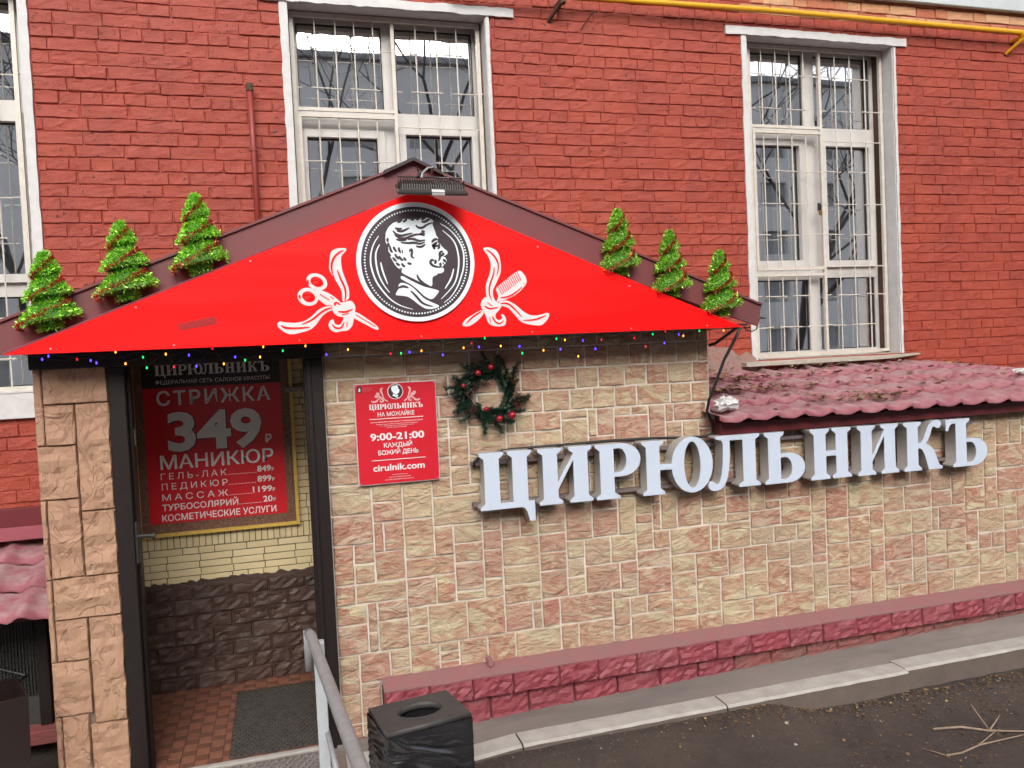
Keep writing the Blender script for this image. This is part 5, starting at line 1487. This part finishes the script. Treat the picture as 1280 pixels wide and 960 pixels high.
# ------------------------------------------------------------------ tinsel trees
def prof(t):
    if t < .11: return .046
    for a, c, r0, r1 in ((.11, .42, .140, .040), (.42, .70, .100, .030), (.70, 1.02, .060, .003)):
        if t < c:
            u = (t-a)/(c-a)
            e = min(1, u/.10)**.6
            return r1+(r0-r1)*(1-u**1.35)*(.72+.28*e)
    return .005
def tinsel(seed, matg, matr):
    rg = random.Random(seed); g_ = MB(); r_ = MB(); H = .345
    def strip(mbx, c, n, L, wd):
        d = (n*rg.uniform(.2, 1.0)+Vector((rg.uniform(-1, 1), rg.uniform(-1, 1), rg.uniform(-1, 1)))*.75).normalized()
        s_ = d.cross(Vector((rg.uniform(-1, 1), rg.uniform(-1, 1), rg.uniform(-1, 1)))).normalized()*wd
        q = d.cross(s_).normalized()*rg.uniform(-.003, .003)
        mbx.add([c-s_, c+s_, c+d*L*.5+s_+q, c+d*L*.5-s_+q, c+d*L+s_, c+d*L-s_], [(0, 1, 2, 3), (3, 2, 4, 5)])
    turns = 6.5
    for i in range(5200):
        t = rg.random()**.85
        a = rg.uniform(0, 2*pi)
        # the garland is wound as a coil, so it swells and pinches along its turns
        coil = .5+.5*cos(2*pi*(t*turns*1.6 - a/(2*pi)))
        r = prof(t)*(.86+.12*coil)
        tilt = .16*cos(a)*r
        c = Vector((r*cos(a), r*sin(a)*.85, t*H+tilt))
        strip(g_, c, Vector((cos(a), sin(a), .2)), rg.uniform(.011, .020), .0015)
    for bz, w_ in ((.22, .95), (.50, .9), (.80, .9)):
        for i in range(620):
            a = rg.uniform(0, 2*pi)
            dz_ = .042*cos(a)
            r = prof(bz+dz_/H*.9)*1.02
            c = Vector((r*cos(a), r*sin(a)*.85, bz*H+dz_+.16*cos(a)*r+rg.gauss(0, .0045)))
            strip(r_, c, Vector((cos(a), sin(a), .1)), rg.uniform(.010, .018), .0016)
    co = MB(); n = 14; V = []; F = []
    ts = [i/30 for i in range(31)]
    for t in ts:
        for k in range(n):
            a = 2*pi*k/n; r = prof(t)*.84
            V.append((r*cos(a), r*sin(a)*.85, t*H+.16*cos(a)*r))
    for j in range(30):
        for k in range(n): F.append((j*n+k, j*n+(k+1) % n, (j+1)*n+(k+1) % n, (j+1)*n+k))
    co.add(V, F)
    return g_.me('green_tinsel', matg), r_.me('red_tinsel', matr), co.me('core', CORE)
TA = tinsel(1, FOILG, FOILR); TB = tinsel(2, FOILG2, FOILR); TA2 = tinsel(3, FOILG, FOILR); TB2 = tinsel(4, FOILG2, FOILR); TA3 = tinsel(5, FOILG, FOILR); TB3 = tinsel(6, FOILG2, FOILR)
for nm, x, z, hh, ws, setm, rz, lean in (
    ('leftmost tinsel christmas tree on the left slope of the canopy', -.955, 2.155, 1.0, 1.0, TA, 0, -.03),
    ('middle tinsel christmas tree of the three on the left slope of the canopy', -.635, 2.277, 1.02, 1.03, TA2, 0, -.05),
    ('tinsel christmas tree highest on the left slope of the canopy', -.318, 2.392, 1.06, .98, TA3, 0, -.04),
    ('tinsel christmas tree highest on the right slope of the canopy', 1.768, 2.345, 1.02, .90, TB, 0, .0),
    ('middle tinsel christmas tree of the three on the right slope of the canopy', 2.066, 2.225, 1.04, .88, TB2, 0, .0),
    ('rightmost tinsel christmas tree at the lower end of the right slope of the canopy', 2.366, 2.115, 1.04, .92, TB3, 0, .0)):
    tr = thing('tinsel_tree', nm, 'christmas tree', (x, -1.305, z), 0, 'tinsel trees on the canopy')
    tr.rotation_euler = (0, lean, 0)
    for me, n_ in zip(setm, ('green_tinsel', 'red_tinsel', 'core')):
        ob(n_, me, tr, (0, 0, 0), (0, 0, 0), (ws*(1 if rz % 2 < 1.2 else -1), 1, hh), local=True)

# ------------------------------------------------------------------ floodlight
fl_ = thing('floodlight', 'finned dark bronze floodlight mounted at the peak of the canopy', 'floodlight', (.742, -1.47, 2.762))
fl_.scale = (1, .85, .80)
fl_.rotation_euler = (radians(24), radians(1.5), radians(-4))
b = MB(); b.bbox(-.165, .165, -.10, .10, -.014, .004, .004); b.add([(-.165, -.10, .004), (.165, -.10, .004), (.150, -.06, .016), (-.150, -.06, .016), (-.150, .10, .016), (.150, .10, .016)], [(0, 1, 2, 3), (3, 2, 5, 4)]); b.build('frame', BRONZE, fl_, local=True)
b = MB(); b.box(-.14, .14, -.05, .09, .010, .028); b.build('housing', BRONZE, fl_, local=True)
for i in range(26):
    x = -.140+i*.0112
    b = MB(); b.add([(x-.002, -.075, .012), (x+.002, -.075, .012), (x+.002, .09, .012), (x-.002, .09, .012), (x-.002, -.055, .040), (x+.002, -.055, .040), (x+.002, .085, .044), (x-.002, .085, .044)],
          [(0, 1, 5, 4), (1, 2, 6, 5), (2, 3, 7, 6), (3, 0, 4, 7), (4, 5, 6, 7)])
    b.build('fin', BRONZE, fl_, local=True)
b = MB(); b.box(-.150, .150, -.085, .085, -.0165, -.0142); b.build('lens', PVC, fl_, local=True)
b = MB(); b.add([(-.005, -.0985, .0055), (.055, -.0985, .0055), (.055, -.0665, .0148), (-.005, -.0665, .0148)], [(0, 1, 2, 3)]); b.add([(-.005, -.1015, -.012), (.055, -.1015, -.012), (.055, -.1015, .003), (-.005, -.1015, .003)], [(0, 1, 2, 3)]); b.build('label', WHITE, fl_, local=True)
b = MB(); b.tube([(-.045, .02, .06), (-.04, .04, .085), (-.01, .09, .105), (.02, .14, .10), (.02, .20, .05)], .0055, 6); b.build('cable', GALV, fl_, local=True)
b = MB()
for x in (-.155, .155): b.box(x-.002, x+.002, -.01, .02, .0, .05)
b.box(-.155, .155, .08, .10, .046, .052); b.build('bracket', BRONZE, fl_, local=True)
b = MB(); b.tube([(-.06, .03, .06), (-.05, .06, .08), (-.045, .2, .07)], .009, 6); b.build('arm', BLACK, fl_, local=True)

# ------------------------------------------------------------------ litter bin with bag
bn = thing('litter_bin', 'black litter bin with oval mouth and black bag before the rose plinth', 'bin', (.463, -2.105, -.12), radians(10))
H = .67
hole = [(.090*cos(2*pi*i/36)+.004, .066*sin(2*pi*i/36)-.002) for i in range(36)]
me = curve_mesh('lid', [[(-.172, -.128), (.172, -.128), (.168, .128), (-.168, .128)], hole], .022, BINM, .002)
for v in me.vertices: v.co = (v.co.x, v.co.z, H-v.co.y)
me.update()
ob('lid', me, bn, (0, 0, 0), local=True)
b = MB(); b.tube([(hole[i % 36][0]*1.03, hole[i % 36][1]*1.05, H+.001) for i in range(37)], .003, 5, False); b.build('mouth_rim', BINM, bn, local=True)
b = MB(); b.add([(-.160, -.120, H-.0225), (.160, -.120, H-.0225), (.160, .120, H-.0225), (-.160, .120, H-.0225), (-.15, -.11, 0), (.15, -.11, 0), (.15, .11, 0), (-.15, .11, 0)], [(0, 4, 5, 1), (1, 5, 6, 2), (2, 6, 7, 3), (3, 7, 4, 0), (4, 7, 6, 5)]); b.build('body', BINM, bn, local=True)
V = []; F = []; n = 200; rows = 110
for j in range(rows+1):
    t = j/rows
    for i in range(n):
        a = i/n*4
        s_ = int(a) % 4; u = a-int(a)
        hw, hd = .176-.004*t, .134-.004*t
        P = [(-hw+2*hw*u, -hd), (hw, -hd+2*hd*u), (hw-2*hw*u, hd), (-hw, hd-2*hd*u)][s_]
        N = [(0, -1), (1, 0), (0, 1), (-1, 0)][s_]
        z = H-.020-t*.50
        q = Vector((P[0]*3.2, P[1]*3.2, z*34+P[0]*12+P[1]*9+1.3*noise.noise(Vector((P[0]*9, P[1]*9, z*9)))))
        f = 1.1*(1-abs(noise.noise(q))*2.6)+.5*(1-2.4*abs(noise.noise(q*2.3+Vector((4, 1, 0)))))
        f += .22*noise.noise(Vector((P[0]*26, P[1]*26, z*60+P[0]*20)))
        am = .0062*min(1, t*8+.15)*(1+.8*noise.noise(Vector((P[0]*7, P[1]*7, z*6))))
        c = min(u, 1-u); am *= min(1, c*7+.35)
        V.append((P[0]+N[0]*f*am, P[1]+N[1]*f*am, z))
for j in range(rows):
    for i in range(n):
        F.append((j*n+i, (j+1)*n+i, (j+1)*n+(i+1) % n, j*n+(i+1) % n))
ob('bag', mesh('bag', V, F, PLASTIC, True), bn, (0, 0, 0), local=True)
V = []; F = []; n = 36
for j in range(6):
    for i in range(n):
        a = 2*pi*i/n; w_ = 1.05+.10*noise.noise(Vector((cos(a)*4, sin(a)*4, j*.8)))
        V.append((.100*w_*cos(a), .076*w_*sin(a), H-.024-j*.07))
for j in range(5):
    for i in range(n): F.append((j*n+i, j*n+(i+1) % n, (j+1)*n+(i+1) % n, (j+1)*n+i))
ob('bag_lining', mesh('bag_lining', V, F, PLASTIC, True), bn, (0, 0, 0), local=True)
b = MB(); b.tube([(-.18, -.05, .30), (-.215, -.04, .28), (-.205, -.03, .1)], .012, 6); b.tube([(.18, .02, .36), (.20, .01, .30), (.20, .0, .05)], .02, 6); b.build('bag_fold', PLASTIC, bn, True, local=True)

# ------------------------------------------------------------------ handrail
hr = thing('handrail', 'grey and white enamelled tube handrail beside the entrance landing', 'handrail', (.09, -2.0, -.02))
b = MB(); b.tube([(.058, -1.958, .876), (.064, -2.02, .880), (.146, -3.2, .905), (.235, -4.5, .93)], [.019, .021, .021, .021], 14); b.build('rail', GALV, hr, True)
b = MB(); b.tube([(.053, -1.955, .885), (.053, -1.950, .72)], .0175, 12); b.build('rail_end', GALV, hr, True)
b = MB(); b.bbox(.070, .112, -2.065, -2.025, -.12, .865, .003); b.build('post', POSTW, hr)
b = MB(); b.bbox(.19, .232, -4.30, -4.26, -.12, .915, .003); b.build('post', POSTW, hr)
b = MB(); b.tube([(.105, -2.03, .50), (.120, -2.334, .49), (.235, -4.26, .52)], .0105, 8); b.build('lower_rail', POSTW, hr, True)

# ------------------------------------------------------------------ twigs, pebbles, litter
rng = random.Random(19)
def twig(lab, pts, r0, extra=()):
    b = MB(); n = len(pts)
    b.tube([(x, y, soil_z(x, y)+h*.7) for x, y, h in pts], [r0*.68*(1-.6*i/(n-1))*(1+.25*((i*7) % 3-1)*.5) for i in range(n)], 6)
    for e in extra: b.tube([(x, y, soil_z(x, y)+h) for x, y, h in e], [r0*.35]*(len(e)-1)+[r0*.15], 5)
    props(b.build('twig', TWIG, None, True), lab, 'twig', 'dead branches on the soil')
twig('long dead branch with an upright side shoot lying on the soil', [(3.20, -1.86, .012), (3.34, -1.90, .016), (3.45, -1.97, .012), (3.62, -2.05, .012), (4.1, -2.24, .012)], .012, [[(3.46, -1.96, .012), (3.44, -1.93, .06), (3.41, -1.90, .12)], [(3.46, -1.97, .012), (3.53, -1.94, .03), (3.58, -1.92, .05)]])
twig('pale forked dead branch nearest the bottom right corner', [(3.06, -2.09, .010), (3.16, -2.085, .012), (3.30, -2.06, .014), (3.57, -2.07, .012), (3.9, -2.06, .012)], .009, [[(3.3, -2.06, .014), (3.42, -2.02, .02), (3.5, -1.99, .02)]])
twig('short broken stick on the soil left of the branches', [(3.02, -1.98, .006), (3.05, -2.05, .008), (3.07, -2.10, .006)], .007)
V = []; F = []
for _ in range(2600):
    if rng.random() < .72:
        x = rng.uniform(.7, 6.5); y = -1.50-abs(rng.gauss(.06, .09))
        if x < 2.4 and rng.random() < .7: continue
        s = rng.choice((.003, .004, .006, .008))
    else:
        x = rng.uniform(.4, 6.5); y = rng.uniform(-3.0, -1.55); s = rng.choice((.002, .003, .004, .006))
    z = soil_z(x, y)+s*.2; n = len(V)
    P = [Vector((rng.uniform(-1, 1), rng.uniform(-1, 1), rng.uniform(-.2, .5)))*s for _ in range(4)]
    P[3].z = s*.8
    V += [(x+p_.x, y+p_.y, z+p_.z) for p_ in P]; F += [(n, n+1, n+2), (n, n+1, n+3), (n+1, n+2, n+3), (n, n+2, n+3)]
o = ob('crumbs', mesh('crumbs', V, F, GRIT)); props(o, 'small stones and crumbs scattered along the soil by the kerb', 'grit', None, 'stuff')
V = []; F = []
for _ in range(1300):
    x = rng.uniform(1.8, 6.5); y = -1.50-abs(rng.gauss(.07, .07))
    if rng.random() < .15: x = rng.uniform(2.6, 4.0); y = rng.uniform(-2.2, -1.7)
    leaf(x, y, soil_z(x, y)+.004, rng.choice((.004, .006, .009, .013)))
for _ in range(900):
    x = rng.uniform(2.2, 6.5); y = -1.50-abs(rng.gauss(.05, .05)); z = soil_z(x, y)
    a = rng.uniform(0, 6.3); L = rng.uniform(.015, .04); n = len(V)
    V += [(x, y, z), (x+.002, y, z), (x+L*.6*cos(a), y+L*.6*sin(a), z+L*.5)]; F += [(n, n+1, n+2)]
o = ob('ground_litter', mesh('ground_litter', V, F, LEAF)); props(o, 'dry leaf scraps and withered grass along the foot of the kerb', 'leaves', None, 'stuff')
me = mesh('pebble', [(-1, 0, 0), (0, -1, 0), (1, 0, 0), (0, 1, 0), (0, 0, 1), (.5, .5, .7)], [(0, 1, 4), (1, 2, 4), (2, 5, 4), (2, 3, 5), (3, 0, 4), (3, 4, 5)], KERB)
for x, y, s, lab in ((2.45, -1.66, .014, 'larger pale pebble on the soil near the kerb'), (2.42, -1.78, .012, 'flat pale chip on the soil farther from the kerb')):
    o = ob('pebble', me, None, (x, y, soil_z(x, y)), (0, 0, x), (s, s*.8, s*.6)); props(o, lab, 'pebble')

# ================================================================== across the yard (seen in the window panes)
fb = thing('apartment_block', 'pale panel apartment block across the yard, mirrored in the window panes', 'building', (6, -36, 0))
b = MB()
rows_ = [(-44+i*3.4, -44+i*3.4+1.7, .9+j*2.8+.6, .9+j*2.8+2.0) for i in range(32) for j in range(5)]
b.plate(-46, 66, -1, 17.0, rows_, -36.0, -35.6); b.build('wall', FARWALL, fb)
for a, c, d, e in rows_:
    b = MB(); b.add([(a, -35.9, d), (c, -35.9, d), (c, -35.9, e), (a, -35.9, e)], [(3, 2, 1, 0)]); 
    b.build('window', FARWIN, fb)
b = MB(); b.box(-46.3, 66.3, -48, -35.3, 17.001, 17.3); b.box(-46, 66, -48, -47.7, -1, 17.0); b.build('roof', FARWIN, fb)

def bare_tree(x, y, h, seed, lab):
    rg = random.Random(seed); tk = MB(); br = MB()
    root = thing('bare_tree', lab, 'tree', (x, y, -.2), 0, 'bare trees in the yard')
    def grow(p, d, L, r, depth):
        n = 3; pts = [p]; q = p
        for i in range(n):
            d = (d+Vector((rg.uniform(-1, 1), rg.uniform(-1, 1), rg.uniform(-.3, .5)))*.16).normalized()
            q = q+d*L/n; pts.append(q)
        (tk if depth == 0 else br).tube(pts, [r, r*.9, r*.8, r*.66], 6 if depth < 2 else 3, False)
        if depth >= 6: return
        for i in range(rg.choice((2, 3, 3)) if depth else 4):
            nd = (d+Vector((rg.uniform(-1, 1), rg.uniform(-1, 1), rg.uniform(-.4, .7)))*.85).normalized()
            grow(pts[-1] if i < 2 else pts[2], nd, L*rg.uniform(.58, .80), r*.58, depth+1)
    grow(Vector((0, 0, 0)), Vector((0, 0, 1)), h*.34, .16, 0)
    me1 = tk.me('trunk', BARK); me2 = br.me('crown', BARK)
    ob('trunk', me1, root, (0, 0, 0), local=True); ob('crown', me2, root, (0, 0, 0), local=True)
bare_tree(2.2, -13, 14, 1, 'bare leafless tree in the yard behind the viewer, in front of the door')
bare_tree(5.8, -13, 15, 2, 'bare leafless tree in the yard behind the viewer, opposite the middle window')
bare_tree(10.5, -14, 15, 3, 'bare leafless tree in the yard behind the viewer, opposite the right window')
bare_tree(-5, -15, 12, 4, 'bare leafless tree in the yard behind the viewer, far left')
bare_tree(16, -17, 12, 5, 'bare leafless tree in the yard behind the viewer, far right')
